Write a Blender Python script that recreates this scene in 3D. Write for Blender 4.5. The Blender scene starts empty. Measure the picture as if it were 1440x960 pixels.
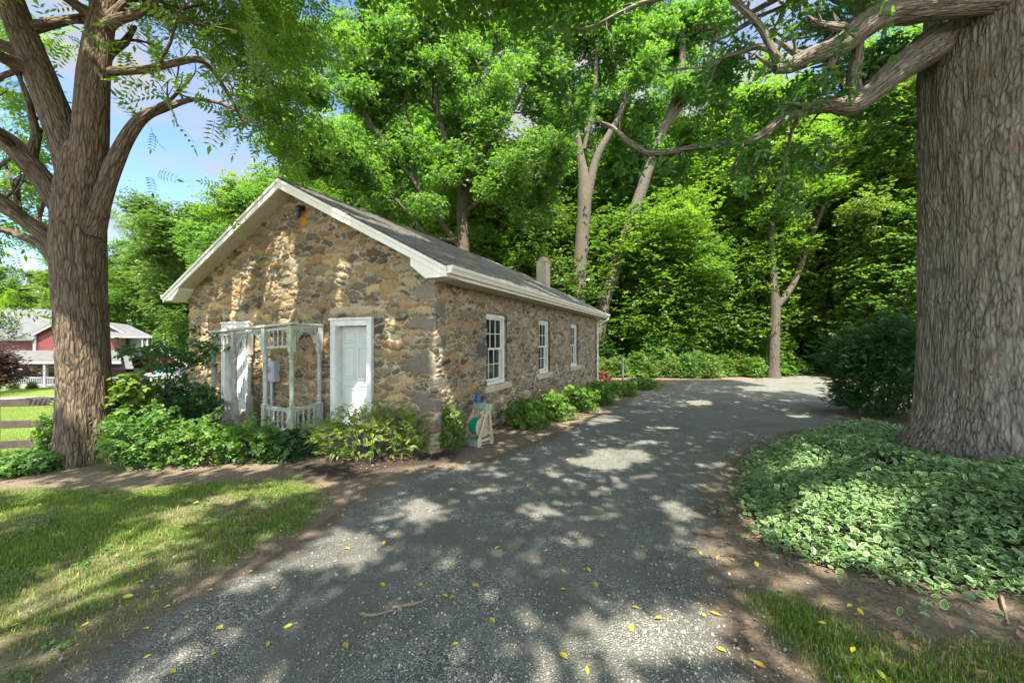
import bpy, math, random
import numpy as np
from mathutils import Vector, Matrix

# ------------------------------------------------------------------ camera, sky, sun, exposure
SC = bpy.context.scene
COL = SC.collection
EYE = 1.75                    # eye height over the drive
FPX, HOR = 530.4, 478.0       # focal length and horizon in photo pixels (1440 wide)
SUN_EL = math.radians(60)
SUN_H = np.array([0.10, -0.99]); SUN_H = SUN_H / np.linalg.norm(SUN_H)
SUN = np.array([SUN_H[0]*math.cos(SUN_EL), SUN_H[1]*math.cos(SUN_EL), math.sin(SUN_EL)])   # towards the sun

cam_d = bpy.data.cameras.new('camera'); cam = bpy.data.objects.new('camera', cam_d); COL.objects.link(cam)
cam.location = (0, 0, EYE); cam.rotation_euler = (math.pi/2, 0, 0)
cam_d.sensor_width = 36; cam_d.lens = 36*FPX/1440; cam_d.shift_y = -2/1440
cam_d.clip_start = 0.05; cam_d.clip_end = 2000
SC.camera = cam

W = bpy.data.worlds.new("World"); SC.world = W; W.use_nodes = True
nt = W.node_tree; nt.nodes.clear()
def nd(t, **k):
    n = nt.nodes.new(t)
    for a, b in k.items(): setattr(n, a, b)
    return n
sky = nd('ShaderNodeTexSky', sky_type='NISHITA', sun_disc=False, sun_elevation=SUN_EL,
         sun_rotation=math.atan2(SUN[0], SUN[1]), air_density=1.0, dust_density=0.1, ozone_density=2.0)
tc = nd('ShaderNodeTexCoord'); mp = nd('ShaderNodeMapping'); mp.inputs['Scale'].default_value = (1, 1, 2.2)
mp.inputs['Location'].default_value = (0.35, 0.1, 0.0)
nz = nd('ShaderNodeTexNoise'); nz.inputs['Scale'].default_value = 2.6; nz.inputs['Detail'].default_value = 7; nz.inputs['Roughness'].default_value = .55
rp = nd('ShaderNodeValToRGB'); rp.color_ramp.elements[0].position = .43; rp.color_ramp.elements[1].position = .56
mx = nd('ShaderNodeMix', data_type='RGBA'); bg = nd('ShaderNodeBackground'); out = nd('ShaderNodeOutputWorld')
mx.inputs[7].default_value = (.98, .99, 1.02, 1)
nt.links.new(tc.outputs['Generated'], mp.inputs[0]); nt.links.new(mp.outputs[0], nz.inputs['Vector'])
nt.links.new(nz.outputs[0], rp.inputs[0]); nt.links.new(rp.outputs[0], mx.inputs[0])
# dimmed blue sky with soft cloud low in front; bright unseen cloud added overhead and behind to fill the shade
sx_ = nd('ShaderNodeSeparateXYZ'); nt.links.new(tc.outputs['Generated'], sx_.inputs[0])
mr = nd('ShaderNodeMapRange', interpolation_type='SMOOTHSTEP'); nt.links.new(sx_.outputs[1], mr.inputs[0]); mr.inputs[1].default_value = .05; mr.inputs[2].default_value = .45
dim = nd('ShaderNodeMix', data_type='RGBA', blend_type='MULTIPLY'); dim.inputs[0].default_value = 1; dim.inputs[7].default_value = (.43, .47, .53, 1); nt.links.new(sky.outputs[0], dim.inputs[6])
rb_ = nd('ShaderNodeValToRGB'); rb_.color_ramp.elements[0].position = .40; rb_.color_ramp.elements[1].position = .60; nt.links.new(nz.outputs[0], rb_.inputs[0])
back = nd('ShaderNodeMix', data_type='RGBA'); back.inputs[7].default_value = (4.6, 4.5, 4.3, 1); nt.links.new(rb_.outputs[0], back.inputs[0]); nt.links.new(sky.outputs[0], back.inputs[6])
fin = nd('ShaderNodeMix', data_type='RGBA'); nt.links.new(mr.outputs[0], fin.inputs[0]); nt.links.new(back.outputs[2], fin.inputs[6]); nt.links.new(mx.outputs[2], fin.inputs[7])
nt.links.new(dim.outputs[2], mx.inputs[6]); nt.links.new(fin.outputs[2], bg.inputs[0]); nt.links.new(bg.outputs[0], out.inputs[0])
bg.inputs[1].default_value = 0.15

sl = bpy.data.lights.new('sun', 'SUN'); so = bpy.data.objects.new('sun', sl); COL.objects.link(so)
sl.energy = 3.9; sl.angle = math.radians(0.53); sl.color = (1.0, .93, .82)
so.rotation_euler = Vector(SUN).to_track_quat('Z', 'Y').to_euler(); so.location = (-8, -20, 40)

SC.view_settings.view_transform = 'Standard'; SC.view_settings.look = 'None'
SC.view_settings.exposure = 2.25; SC.view_settings.gamma = 1; SC.view_settings.use_curve_mapping = False
SC.render.engine = 'CYCLES'
SC.cycles.use_denoising = True
try:
    SC.cycles.denoiser = 'OPENIMAGEDENOISE'; SC.cycles.denoising_prefilter = 'ACCURATE'
except Exception: pass
SC.cycles.max_bounces = 7; SC.cycles.diffuse_bounces = 5; SC.cycles.glossy_bounces = 3
SC.cycles.transmission_bounces = 5; SC.cycles.transparent_max_bounces = 6
SC.cycles.caustics_reflective = False; SC.cycles.caustics_refractive = False
SC.cycles.sample_clamp_indirect = 6

# ------------------------------------------------------------------ helpers
RNG = np.random.default_rng(7)
def sstep(a, b, x):
    t = np.clip((np.asarray(x, float)-a)/(b-a), 0, 1); return t*t*(3-2*t)
def _hash(i, j, k, s):
    h = (i.astype(np.int64)*374761393 + j.astype(np.int64)*668265263 + k.astype(np.int64)*2147483647 + s*974711) & 0xffffffff
    h = ((h ^ (h >> 13))*1274126177) & 0xffffffff
    h = ((h ^ (h >> 16))*2246822519) & 0xffffffff
    return ((h ^ (h >> 15)) & 0xffffff)/float(0xffffff)
def vnoise(P, s=0):
    P = np.asarray(P, float); I = np.floor(P).astype(np.int64); f = P-I; f = f*f*(3-2*f)
    r = 0
    for a in (0, 1):
        for b in (0, 1):
            for c in (0, 1):
                w = (f[:, 0] if a else 1-f[:, 0])*(f[:, 1] if b else 1-f[:, 1])*(f[:, 2] if c else 1-f[:, 2])
                r = r + w*_hash(I[:, 0]+a, I[:, 1]+b, I[:, 2]+c, s)
    return r*2-1
def fbm(P, s=0, o=4):
    r = 0; a = 1; t = 0; P = np.asarray(P, float)
    for k in range(o):
        r = r+a*vnoise(P*2**k, s+k*17); t += a; a *= .5
    return r/t
def fbm2(x, y, sc, s=0, o=4):
    x = np.asarray(x, float).ravel(); y = np.asarray(y, float).ravel()
    return fbm(np.stack([x*sc, y*sc, np.zeros_like(x)+.37], 1), s, o)

def tag(o, label=None, cat=None, group=None, kind=None):
    if label: o['label'] = label
    if cat: o['category'] = cat
    if group: o['group'] = group
    if kind: o['kind'] = kind
    return o
def empty(name, loc, label, cat, group=None, rz=0):
    o = bpy.data.objects.new(name, None); o.empty_display_size = .3; COL.objects.link(o)
    o.location = [float(v) for v in loc]; o.rotation_euler = (0, 0, rz)
    return tag(o, label, cat, group)
def link(name, me, parent=None):
    o = bpy.data.objects.new(name, me); COL.objects.link(o)
    if parent: o.parent = parent
    return o
def mesh_np(name, V, Fs, mats, attrs=None, smooth=False, midx=None):
    """V (n,3); Fs: array (m,k) or a list of such arrays"""
    me = bpy.data.meshes.new(name); V = np.asarray(V, np.float32)
    if isinstance(Fs, np.ndarray): Fs = [Fs]
    Fs = [np.asarray(f, np.int32) for f in Fs if len(f)]
    me.vertices.add(len(V)); me.vertices.foreach_set('co', V.ravel())
    li = np.concatenate([f.ravel() for f in Fs]); me.loops.add(len(li)); me.loops.foreach_set('vertex_index', li)
    lens = np.concatenate([np.full(len(f), f.shape[1], np.int32) for f in Fs])
    st = np.concatenate([[0], np.cumsum(lens)[:-1]]).astype(np.int32)
    me.polygons.add(len(lens)); me.polygons.foreach_set('loop_start', st)
    try: me.polygons.foreach_set('loop_total', lens)
    except Exception: pass
    if midx is not None: me.polygons.foreach_set('material_index', np.asarray(midx, np.int32))
    me.polygons.foreach_set('use_smooth', np.full(len(lens), bool(smooth)))
    for m in (mats if isinstance(mats, (list, tuple)) else [mats]): me.materials.append(m)
    for k, a in (attrs or {}).items():
        a = np.asarray(a, np.float32)
        if a.ndim == 1: at = me.attributes.new(k, 'FLOAT', 'POINT'); at.data.foreach_set('value', a)
        elif a.shape[1] == 3: at = me.attributes.new(k, 'FLOAT_VECTOR', 'POINT'); at.data.foreach_set('vector', a.ravel())
        else: at = me.attributes.new(k, 'FLOAT_COLOR', 'POINT'); at.data.foreach_set('color', a.ravel())
    me.update(calc_edges=True); me.validate()
    return me

class MB:
    """collects shapes; build() links them as ONE mesh object"""
    def __init__(s): s.V = []; s.F = []
    def add(s, V, F):
        b = len(s.V); s.V += [tuple(map(float, v)) for v in V]; s.F += [tuple(int(i)+b for i in f) for f in F]; return s
    def box(s, c, d, R=None):
        V = [Vector((x*d[0]/2, y*d[1]/2, z*d[2]/2)) for x in (-1, 1) for y in (-1, 1) for z in (-1, 1)]
        if R is not None: V = [R @ v for v in V]
        V = [v+Vector(c) for v in V]
        return s.add(V, [(0, 1, 3, 2), (4, 6, 7, 5), (0, 4, 5, 1), (2, 3, 7, 6), (0, 2, 6, 4), (1, 5, 7, 3)])
    def bar(s, p, q, w, h, up=(0, 0, 1)):
        p, q = Vector(p), Vector(q); d = (q-p); L = d.length; d.normalize()
        sd = d.cross(Vector(up)).normalized(); u = sd.cross(d)
        R = Matrix((d, sd, u)).transposed()
        return s.box((p+q)/2, (L, w, h), R)
    def prism(s, pts, vec):
        n = len(pts); P = [Vector(p) for p in pts]; v = Vector(vec)
        F = [tuple(range(n))[::-1], tuple(range(n, 2*n))]+[(i, (i+1) % n, n+(i+1) % n, n+i) for i in range(n)]
        return s.add(P+[p+v for p in P], F)
    def lathe(s, prof, c=(0, 0, 0), n=14, axis=None):
        R = Matrix.Identity(3) if axis is None else Vector(axis).normalized().to_track_quat('Z', 'Y').to_matrix()
        V = []; F = []
        for r, z in prof:
            for k in range(n):
                a = 2*math.pi*k/n; V.append(R @ Vector((r*math.cos(a), r*math.sin(a), z))+Vector(c))
        m = len(prof)
        for i in range(m-1):
            for k in range(n): F.append((i*n+k, i*n+(k+1) % n, (i+1)*n+(k+1) % n, (i+1)*n+k))
        F.append(tuple(range(n))[::-1]); F.append(tuple((m-1)*n+k for k in range(n)))
        return s.add(V, F)
    def tube(s, pts, rad, n=8):
        V, Q, _ = tube(pts, rad, n)
        s.add(V, Q); return s
    def build(s, name, mat, parent=None, bevel=0, smooth=False):
        me = bpy.data.meshes.new(name); me.from_pydata(s.V, [], s.F)
        for m in (mat if isinstance(mat, list) else [mat]): me.materials.append(m)
        if smooth:
            me.polygons.foreach_set('use_smooth', [True]*len(me.polygons))
            try: me.set_sharp_from_angle(angle=math.radians(40))
            except Exception: pass
        me.update(); o = link(name, me, parent)
        if bevel:
            b = o.modifiers.new('bevel', 'BEVEL'); b.width = bevel; b.segments = 1; b.limit_method = 'ANGLE'
        return o

def tube(pts, rad, n=8, wob=0, seed=0):
    P = np.asarray(pts, float); k = len(P); rad = np.broadcast_to(np.asarray(rad, float), (k,))
    T = np.gradient(P, axis=0); T /= np.linalg.norm(T, axis=1)[:, None]+1e-9
    ref = np.array([1., 0, 0]) if abs(T[0][0]) < .8 else np.array([0, 1., 0])
    A = np.zeros_like(P); a = ref-T[0]*(ref@T[0])
    for i in range(k):
        a = a-T[i]*(a@T[i]); a = a/np.linalg.norm(a); A[i] = a
    B = np.cross(T, A); th = np.linspace(0, 2*np.pi, n, endpoint=False)
    arc = np.concatenate([[0], np.cumsum(np.linalg.norm(np.diff(P, axis=0), axis=1))])
    c, s_ = np.cos(th), np.sin(th)
    D = A[:, None]*c[None, :, None]+B[:, None]*s_[None, :, None]
    R = np.repeat(rad[:, None], n, 1)
    bk = np.stack([R*c, R*s_, np.repeat(arc[:, None], n, 1)], 2).reshape(-1, 3)
    if wob:
        q = bk.copy(); R = R*(1+wob*fbm(np.stack([q[:, 0]*3, q[:, 1]*3, q[:, 2]*1.3], 1), seed, 3).reshape(k, n))
    V = (P[:, None]+D*R[:, :, None]).reshape(-1, 3)
    i, j = np.meshgrid(np.arange(k-1), np.arange(n), indexing='ij'); j2 = (j+1) % n
    Q = np.stack([i*n+j, i*n+j2, (i+1)*n+j2, (i+1)*n+j], 2).reshape(-1, 4)
    return V, Q, bk
def smooth_path(pts, m=6):
    P = np.asarray(pts, float)
    if len(P) < 3: return np.array([P[0]+(P[-1]-P[0])*t for t in np.linspace(0, 1, m+1)])
    Q = np.vstack([2*P[0]-P[1], P, 2*P[-1]-P[-2]]); o = []
    for i in range(1, len(Q)-2):
        for t in np.linspace(0, 1, m, endpoint=False):
            a, b, c, d = Q[i-1], Q[i], Q[i+1], Q[i+2]
            o.append(.5*((2*b)+(c-a)*t+(2*a-5*b+4*c-d)*t*t+(-a+3*b-3*c+d)*t**3))
    o.append(P[-1]); return np.array(o)

# ------------------------------------------------------------------ terrain
def zg(x, y):
    x = np.asarray(x, float); y = np.asarray(y, float)
    z = -.25*sstep(1.5, 6.5, y)
    t = np.maximum(0, -8.0-x)
    z = z-3.6*(1-np.exp(-t*.037))*sstep(-6, 4, y)
    z = z+.40*sstep(2.6, 6.2, x)*sstep(9.5, 5.0, y)*sstep(-2, 3.2, y)
    z = z+.018*np.maximum(0, y-24)*sstep(-15, 0, x)
    return z
def at(px, py, Y): return np.array([(px-720)/FPX*Y, Y, EYE+(HOR-py)/FPX*Y])
def gp(px, py):
    Y = 6.
    for _ in range(40):
        X = (px-720)/FPX*Y; Y = .6*Y+.4*min(120., (EYE-float(zg(X, Y)))*FPX/max(py-HOR, 2))
    X = (px-720)/FPX*Y
    return np.array([X, Y, float(zg(X, Y))])
def gxy(L): return np.array([gp(*p)[:2] for p in L])
def sdist(poly, x, y):
    """signed distance, positive inside"""
    P = np.asarray(poly); d = np.full(x.shape, 1e9); ins = np.zeros(x.shape, bool)
    for i in range(len(P)):
        a, b = P[i], P[(i+1) % len(P)]; e = b-a; L = e@e+1e-12
        t = np.clip(((x-a[0])*e[0]+(y-a[1])*e[1])/L, 0, 1)
        d = np.minimum(d, np.hypot(x-a[0]-t*e[0], y-a[1]-t*e[1]))
        c = (a[1] > y) != (b[1] > y)
        ins ^= c & (x < e[0]*(y-a[1])/(e[1] if abs(e[1]) > 1e-9 else 1e-9)+a[0])
    return np.where(ins, d, -d)
DRIVE = np.vstack([[[-3.6, -7], [-2.9, 1.0]], gxy([(60, 960), (170, 890), (300, 822), (420, 762), (478, 715), (560, 672), (680, 646), (775, 610), (860, 572), (905, 549), (960, 537), (1085, 531), (1112, 520), (1128, 514)]),
                   [[17.5, 22], [15.2, 16.2], [11.8, 11.4]], gxy([(1185, 592), (1108, 614), (1040, 648), (1012, 690), (1010, 740), (1035, 795), (1050, 870), (1095, 960)]), [[1.5, 1.0], [1.9, -7]]])
BED = np.vstack([gxy([(1022, 712), (1040, 655), (1110, 618), (1200, 600), (1290, 610), (1310, 640)]), [[5.4, 4.6], [7.5, 4.2], [7.5, 2.2]], gxy([(1440, 846), (1300, 842), (1220, 818), (1150, 803), (1075, 772)])])
LAWN = np.vstack([gxy([(470, 690), (420, 672), (300, 678), (150, 690), (0, 690)]), [[-9.5, 4.3], [-9.5, 1], [-2.4, 1.0]], gxy([(90, 935), (190, 868), (310, 800), (430, 745)])])
LAWN2 = np.vstack([gxy([(1030, 835), (1090, 828), (1200, 858), (1440, 895)]), [[3.2, 1.7], [3.2, .5], [1.4, .5]], gxy([(1120, 955), (1060, 890)])])
MULCH = gxy([(410, 652), (470, 640), (560, 636), (650, 634), (640, 650), (560, 660), (480, 676), (420, 672)])

# ------------------------------------------------------------------ chosen sun patches: canopy leaves on their sun rays are left out
PATCH = []      # ground: centre, axes (world), wobble
def gpatch(cx, cy, rx, ry, ang=0, w=.55):
    a = math.radians(ang); c = gp(cx, cy)[:2]
    u = gp(cx+rx*math.cos(a), cy-rx*math.sin(a))[:2]-c; v = gp(cx+ry*math.sin(a), cy+ry*math.cos(a))[:2]-c
    PATCH.append((c, np.linalg.inv(np.stack([u, v], 1)), w))
for p in [(600, 714, 44, 15), (858, 645, 64, 16, 4), (478, 768, 66, 30, 12, .9), (375, 806, 100, 15, 25, .7), (440, 838, 60, 11, 25, .9), (598, 828, 30, 11, 5), (885, 905, 110, 48, -15, .9),
          (950, 715, 40, 17, -10), (1063, 593, 15, 6), (1112, 592, 42, 8), (800, 728, 26, 9), (955, 862, 40, 30, 0, .9), (1015, 780, 36, 22, -10, .8), (1082, 546, 50, 5), (935, 603, 34, 5), (1125, 540, 40, 4),
          (990, 566, 30, 4), (905, 622, 26, 5), (640, 655, 60, 5), (120, 808, 200, 34, 27, .8), (40, 690, 60, 16), (390, 690, 100, 13, 4, .8), (210, 690, 60, 9), (250, 720, 70, 12, 10, .9), (330, 655, 90, 7, 3),
          (250, 935, 70, 12, 22), (190, 948, 40, 9, 20), (330, 905, 30, 8, 20), (1165, 745, 100, 46, 0, .9), (1120, 668, 50, 16), (1110, 812, 60, 17, 0, .9), (1040, 860, 35, 30, 0, .8), (1000, 940, 50, 20), (520, 650, 90, 13, 0, .9),
          (225, 640, 100, 26, 0, .9), (810, 585, 60, 16, 0, .9), (590, 650, 40, 6), (690, 690, 20, 5), (760, 655, 20, 4), (720, 780, 16, 6), (1190, 940, 60, 16), (-60, 640, 120, 60), (-260, 760, 200, 60)]: gpatch(*p)
YAW = .442; CX, CY = -1.364, 6.706           # near corner of the stone house
DV = np.array([math.sin(YAW), math.cos(YAW)]); DU = np.array([-math.cos(YAW), math.sin(YAW)])
WPATCH = []     # gable wall patches in (y local, z)
def wall_yz(px, py):
    r = (px-720)/FPX; y = (CX-r*CY)/(-DU[0]+r*DU[1]); Z = CY+y*DU[1]
    return np.array([y, EYE+(HOR-py)/FPX*Z])
def wpatch(cx, cy, rx, ry, sl=0, w=.8):
    c = wall_yz(cx, cy); e = wall_yz(cx+rx, cy)-c; WPATCH.append((c, abs(e[0]), ry/FPX*(CY+c[0]*DU[1]), sl, w))
for p in [(352, 400, 28, 66, 0, .9), (396, 388, 20, 74, 0, .9), (477, 405, 8, 28, .1), (500, 352, 7, 16), (290, 510, 8, 40), (304, 545, 6, 30), (506, 545, 6, 36, -.35), (548, 478, 6, 18, -.2), (370, 500, 9, 40), (338, 520, 14, 60),
          (624, 520, 14, 60, .1), (330, 350, 10, 16), (400, 545, 14, 30), (456, 500, 4, 30), (300, 400, 8, 20)]: wpatch(*p)
def lets_sun(P):
    """True where a leaf at P would cover one of the sun patches"""
    P = np.asarray(P, float); hit = np.zeros(len(P), bool)
    t = P[:, 2]/SUN[2]
    for _ in range(2):
        g = P[:, :2]-SUN[:2]*t[:, None]; t = (P[:, 2]-zg(g[:, 0], g[:, 1]))/SUN[2]
    g = P[:, :2]-SUN[:2]*t[:, None]
    wob = fbm2(g[:, 0], g[:, 1], 2.6, 5, 3)
    for c, M, w in PATCH:
        q = (g-c)@M.T; hit |= (q**2).sum(1) < 1+w*wob*1.6
    n = -DV; den = SUN[:2]@n; tw = ((P[:, :2]-np.array([CX, CY]))@n)/den
    H = P-SUN*tw[:, None]; y = (H[:, :2]-np.array([CX, CY]))@DU; z = H[:, 2]
    wob = fbm2(y, z, 3.2, 9, 3); brk = fbm2(y+.5*z, z*.45, 4., 19, 2) > -.34
    for c, rx, rz, sl_, w in WPATCH:
        q = ((y-c[0]-sl_*(z-c[1]))/(rx+.30))**2+((z-c[1])/(rz+.36))**2
        hit |= (tw > 0) & (q < 1+w*wob*1.7) & brk
    nr = np.array([.4588*DU[0]*-1, .4588*DU[1]*-1, .8885]); P0 = np.array([CX-.5*DU[0], CY-.5*DU[1], 2.98])      # streaks on the near roof slope
    H = P-SUN*(((P-P0)@nr)/(SUN@nr))[:, None]; q = H[:, :2]-np.array([CX, CY]); lx = q@DV; ly = q@DU
    hit |= (lx > -.4) & (lx < 13) & (ly > -.5) & (ly < 3.8) & (P[:, 2] > 5.4) & (fbm2(lx*.35, ly*1.3, 1.3, 61, 3) > .13)
    return hit

# ------------------------------------------------------------------ materials
def mat(name):
    m = bpy.data.materials.new(name); m.use_nodes = True; t = m.node_tree; t.nodes.clear()
    o = t.nodes.new('ShaderNodeOutputMaterial'); p = t.nodes.new('ShaderNodeBsdfPrincipled'); t.links.new(p.outputs[0], o.inputs[0])
    return m, t, p, o
def N(t, ty, ins=None, **k):
    n = t.nodes.new(ty)
    for a, b in k.items(): setattr(n, a, b)
    for a, b in (ins or {}).items():
        if hasattr(b, 'is_output'): t.links.new(b, n.inputs[a])
        else: n.inputs[a].default_value = b
    return n
def c4(c): return (c[0], c[1], c[2], 1)
def ramp(t, fac, stops):
    r = t.nodes.new('ShaderNodeValToRGB'); e = r.color_ramp.elements
    while len(e) < len(stops): e.new(.5)
    for i, (p, c) in enumerate(stops): e[i].position = p; e[i].color = c4(c) if not isinstance(c, (int, float)) else (c, c, c, 1)
    t.links.new(fac, r.inputs[0]); return r.outputs[0]
def mixc(t, fac, a, b, mode='MIX'):
    n = t.nodes.new('ShaderNodeMix'); n.data_type = 'RGBA'; n.blend_type = mode
    for i, v in ((0, fac), (6, a), (7, b)):
        if hasattr(v, 'is_output'): t.links.new(v, n.inputs[i])
        else: n.inputs[i].default_value = v if isinstance(v, (int, float)) else c4(v)
    return n.outputs[2]
def noise(t, co, sc, det=4, ro=.55, dist=0): return N(t, 'ShaderNodeTexNoise', {'Vector': co, 'Scale': sc, 'Detail': det, 'Roughness': ro, 'Distortion': dist}).outputs[0]
def vor(t, co, sc, feat='F1', out_=0): return N(t, 'ShaderNodeTexVoronoi', {'Vector': co, 'Scale': sc}, feature=feat).outputs[out_]
def bump(t, h, st, d): return N(t, 'ShaderNodeBump', {'Height': h, 'Strength': st, 'Distance': d}).outputs[0]
def attr(t, n): return N(t, 'ShaderNodeAttribute', attribute_name=n)
def objco(t): return N(t, 'ShaderNodeTexCoord').outputs['Object']
def poss(t): return N(t, 'ShaderNodeNewGeometry').outputs['Position']
def math_(t, op, a, b=0.):
    n = t.nodes.new('ShaderNodeMath'); n.operation = op
    for i, v in ((0, a), (1, b)):
        if hasattr(v, 'is_output'): t.links.new(v, n.inputs[i])
        else: n.inputs[i].default_value = v
    return n.outputs[0]

def leaf_mat(name, c1, c2, tr=None, fac=.42, rough=.38, spec=.5):
    m, t, p, o = mat(name)
    a = attr(t, 'rnd').outputs['Fac']; oi = N(t, 'ShaderNodeObjectInfo').outputs['Random']
    col = mixc(t, a, c1, c2)
    col = mixc(t, 1.0, col, ramp(t, oi, [(0, (.80, .88, 1.2)), (.5, (1, 1, 1)), (1, (1.13, 1.06, .92))]), 'MULTIPLY')
    t.links.new(col, p.inputs['Base Color']); p.inputs['Roughness'].default_value = rough; p.inputs['Specular IOR Level'].default_value = spec
    tl = N(t, 'ShaderNodeBsdfTranslucent')
    tr = tr or (2.1, 2.3, .9)
    t.links.new(mixc(t, 1.0, col, tr, 'MULTIPLY'), tl.inputs[0])
    ms = N(t, 'ShaderNodeMixShader', {0: fac}); t.links.new(p.outputs[0], ms.inputs[1]); t.links.new(tl.outputs[0], ms.inputs[2]); t.links.new(ms.outputs[0], o.inputs[0])
    return m
M = {}
M['leaf_walnut'] = leaf_mat('walnut_leaf', (.065, .14, .024), (.13, .22, .036), (2.3, 2.4, .8), .52)
M['leaf_oak'] = leaf_mat('oak_leaf', (.045, .12, .024), (.095, .185, .034), (2.1, 2.4, .8), .46)
M['leaf_maple'] = leaf_mat('maple_leaf', (.066, .146, .028), (.145, .235, .046), (2.0, 2.1, .95), .50)
M['leaf_wood'] = leaf_mat('woodland_leaf', (.062, .142, .03), (.135, .235, .046), (2.0, 2.2, .9), .5)
M['leaf_light'] = leaf_mat('pale_leaf', (.085, .15, .03), (.15, .22, .04), (1.7, 1.8, .9), .4)
M['leaf_shrub'] = leaf_mat('shrub_leaf', (.055, .13, .022), (.125, .22, .034), (1.9, 2.0, .8), .38, .5, .35)
M['leaf_dark'] = leaf_mat('dark_shrub_leaf', (.025, .07, .016), (.055, .125, .024), (1.8, 2.0, .9), .3, .55, .3)
M['leaf_yew'] = leaf_mat('yew_needle', (.018, .058, .011), (.042, .10, .018), (1.5, 1.7, .7), .28, .5, .25)
M['leaf_juniper'] = leaf_mat('juniper_leaf', (.065, .125, .02), (.17, .235, .035), (1.5, 1.5, .8), .3)
M['leaf_red'] = leaf_mat('red_leaf', (.055, .045, .035), (.12, .07, .06), (1.5, 1.2, 1.0), .35)
M['ground_green'] = leaf_mat('variegated_leaf_green', (.045, .12, .032), (.10, .19, .05), (1.5, 1.7, .9), .25, .4)
M['ground_cream'] = leaf_mat('variegated_leaf_margin', (.26, .37, .15), (.38, .46, .21), (1.2, 1.25, 1.0), .25, .4)
M['grass'] = leaf_mat('grass_blade', (.07, .15, .016), (.17, .25, .03), (1.7, 1.7, .8), .4, .5)
M['straw'] = leaf_mat('dry_grass', (.24, .21, .09), (.36, .32, .15), (1.2, 1.2, 1), .25, .7)
M['leaf_yellow'] = leaf_mat('fallen_yellow_leaf', (.62, .46, .03), (.55, .52, .06), (1.2, 1.2, .8), .25, .5)

def bark_mat(name, dark, light, sx=30, sz=4.5, st=1.0, d=.03, moss=0):
    m, t, p, o = mat(name)
    co = attr(t, 'bk').outputs['Vector']
    def lay(kx, kz, warp):
        mpn = N(t, 'ShaderNodeMapping', {'Vector': co, 'Scale': (sx*kx, sx*kx, sz*kz)}).outputs[0]
        wv = N(t, 'ShaderNodeTexNoise', {'Vector': mpn, 'Scale': .55, 'Detail': 4, 'Roughness': .6}).outputs['Color']
        return mixc(t, warp, mpn, wv, 'ADD')
    e = vor(t, lay(1, 1, .85), 1.0, 'DISTANCE_TO_EDGE'); n1 = noise(t, lay(1.2, 1.2, .3), 1.0, 6, .65)
    eB = vor(t, lay(.95, 1.8, .9), 1.0, 'DISTANCE_TO_EDGE'); km = ramp(t, noise(t, co, 1.3, 4), [(.44, 0.), (.56, 1. if moss >= .4 else 0.)]); mm = t.nodes.new('ShaderNodeMix'); t.links.new(km, mm.inputs[0]); t.links.new(e, mm.inputs[2]); t.links.new(eB, mm.inputs[3]); e = mm.outputs[0]
    e2 = vor(t, lay(.42, .36, 1.1), 1.0, 'DISTANCE_TO_EDGE')
    ridge = math_(t, 'ADD', math_(t, 'MULTIPLY', ramp(t, e, [(0, 0.), (.22, 1.)]), .42), math_(t, 'MULTIPLY', ramp(t, e2, [(0, 0.), (.16, 1.)]), .30))
    fine = noise(t, N(t, 'ShaderNodeMapping', {'Vector': co, 'Scale': (sx*2.5, sx*2.5, sz*8)}).outputs[0], 1.0, 6, .7)
    big = noise(t, co, 1.6, 4)
    h = math_(t, 'ADD', math_(t, 'ADD', ridge, math_(t, 'MULTIPLY', fine, .30)), math_(t, 'MULTIPLY', ramp(t, n1, [(.3, 0.), (.7, 1.)]), .22))
    h = math_(t, 'MULTIPLY', h, .86)
    col = mixc(t, ramp(t, h, [(.2, 0.), (.5, .5), (.9, 1.)]), dark, light)
    col = mixc(t, ramp(t, big, [(.35, 0.), (.75, .5)]), col, mixc(t, .5, col, (.10, .085, .06)))
    if moss: col = mixc(t, ramp(t, noise(t, co, 2.2, 6, .65), [(.58, 0.), (.7, .55)]), col, (.17, .10, .06))
    if moss: col = mixc(t, ramp(t, noise(t, co, 3.1, 5), [(.55, 0.), (.72, moss)]), col, (.16, .17, .12))
    t.links.new(col, p.inputs['Base Color']); p.inputs['Roughness'].default_value = .92; p.inputs['Specular IOR Level'].default_value = .2
    t.links.new(bump(t, h, st, d), p.inputs['Normal'])
    return m
M['bark_walnut'] = bark_mat('walnut_bark', (.035, .026, .018), (.20, .15, .098), 24, 4.4, 1.0, .06)
M['bark_oak'] = bark_mat('oak_bark', (.045, .037, .030), (.29, .26, .205), 27, 3.6, 1.0, .055, .4)
M['bark_wood'] = bark_mat('woodland_bark', (.045, .038, .03), (.13, .11, .085), 22, 4.0, .8, .03, .3)
M['bark_pale'] = bark_mat('pale_bark', (.10, .085, .065), (.11, .097, .075), 20, 4., .8, .03, .3)

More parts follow.
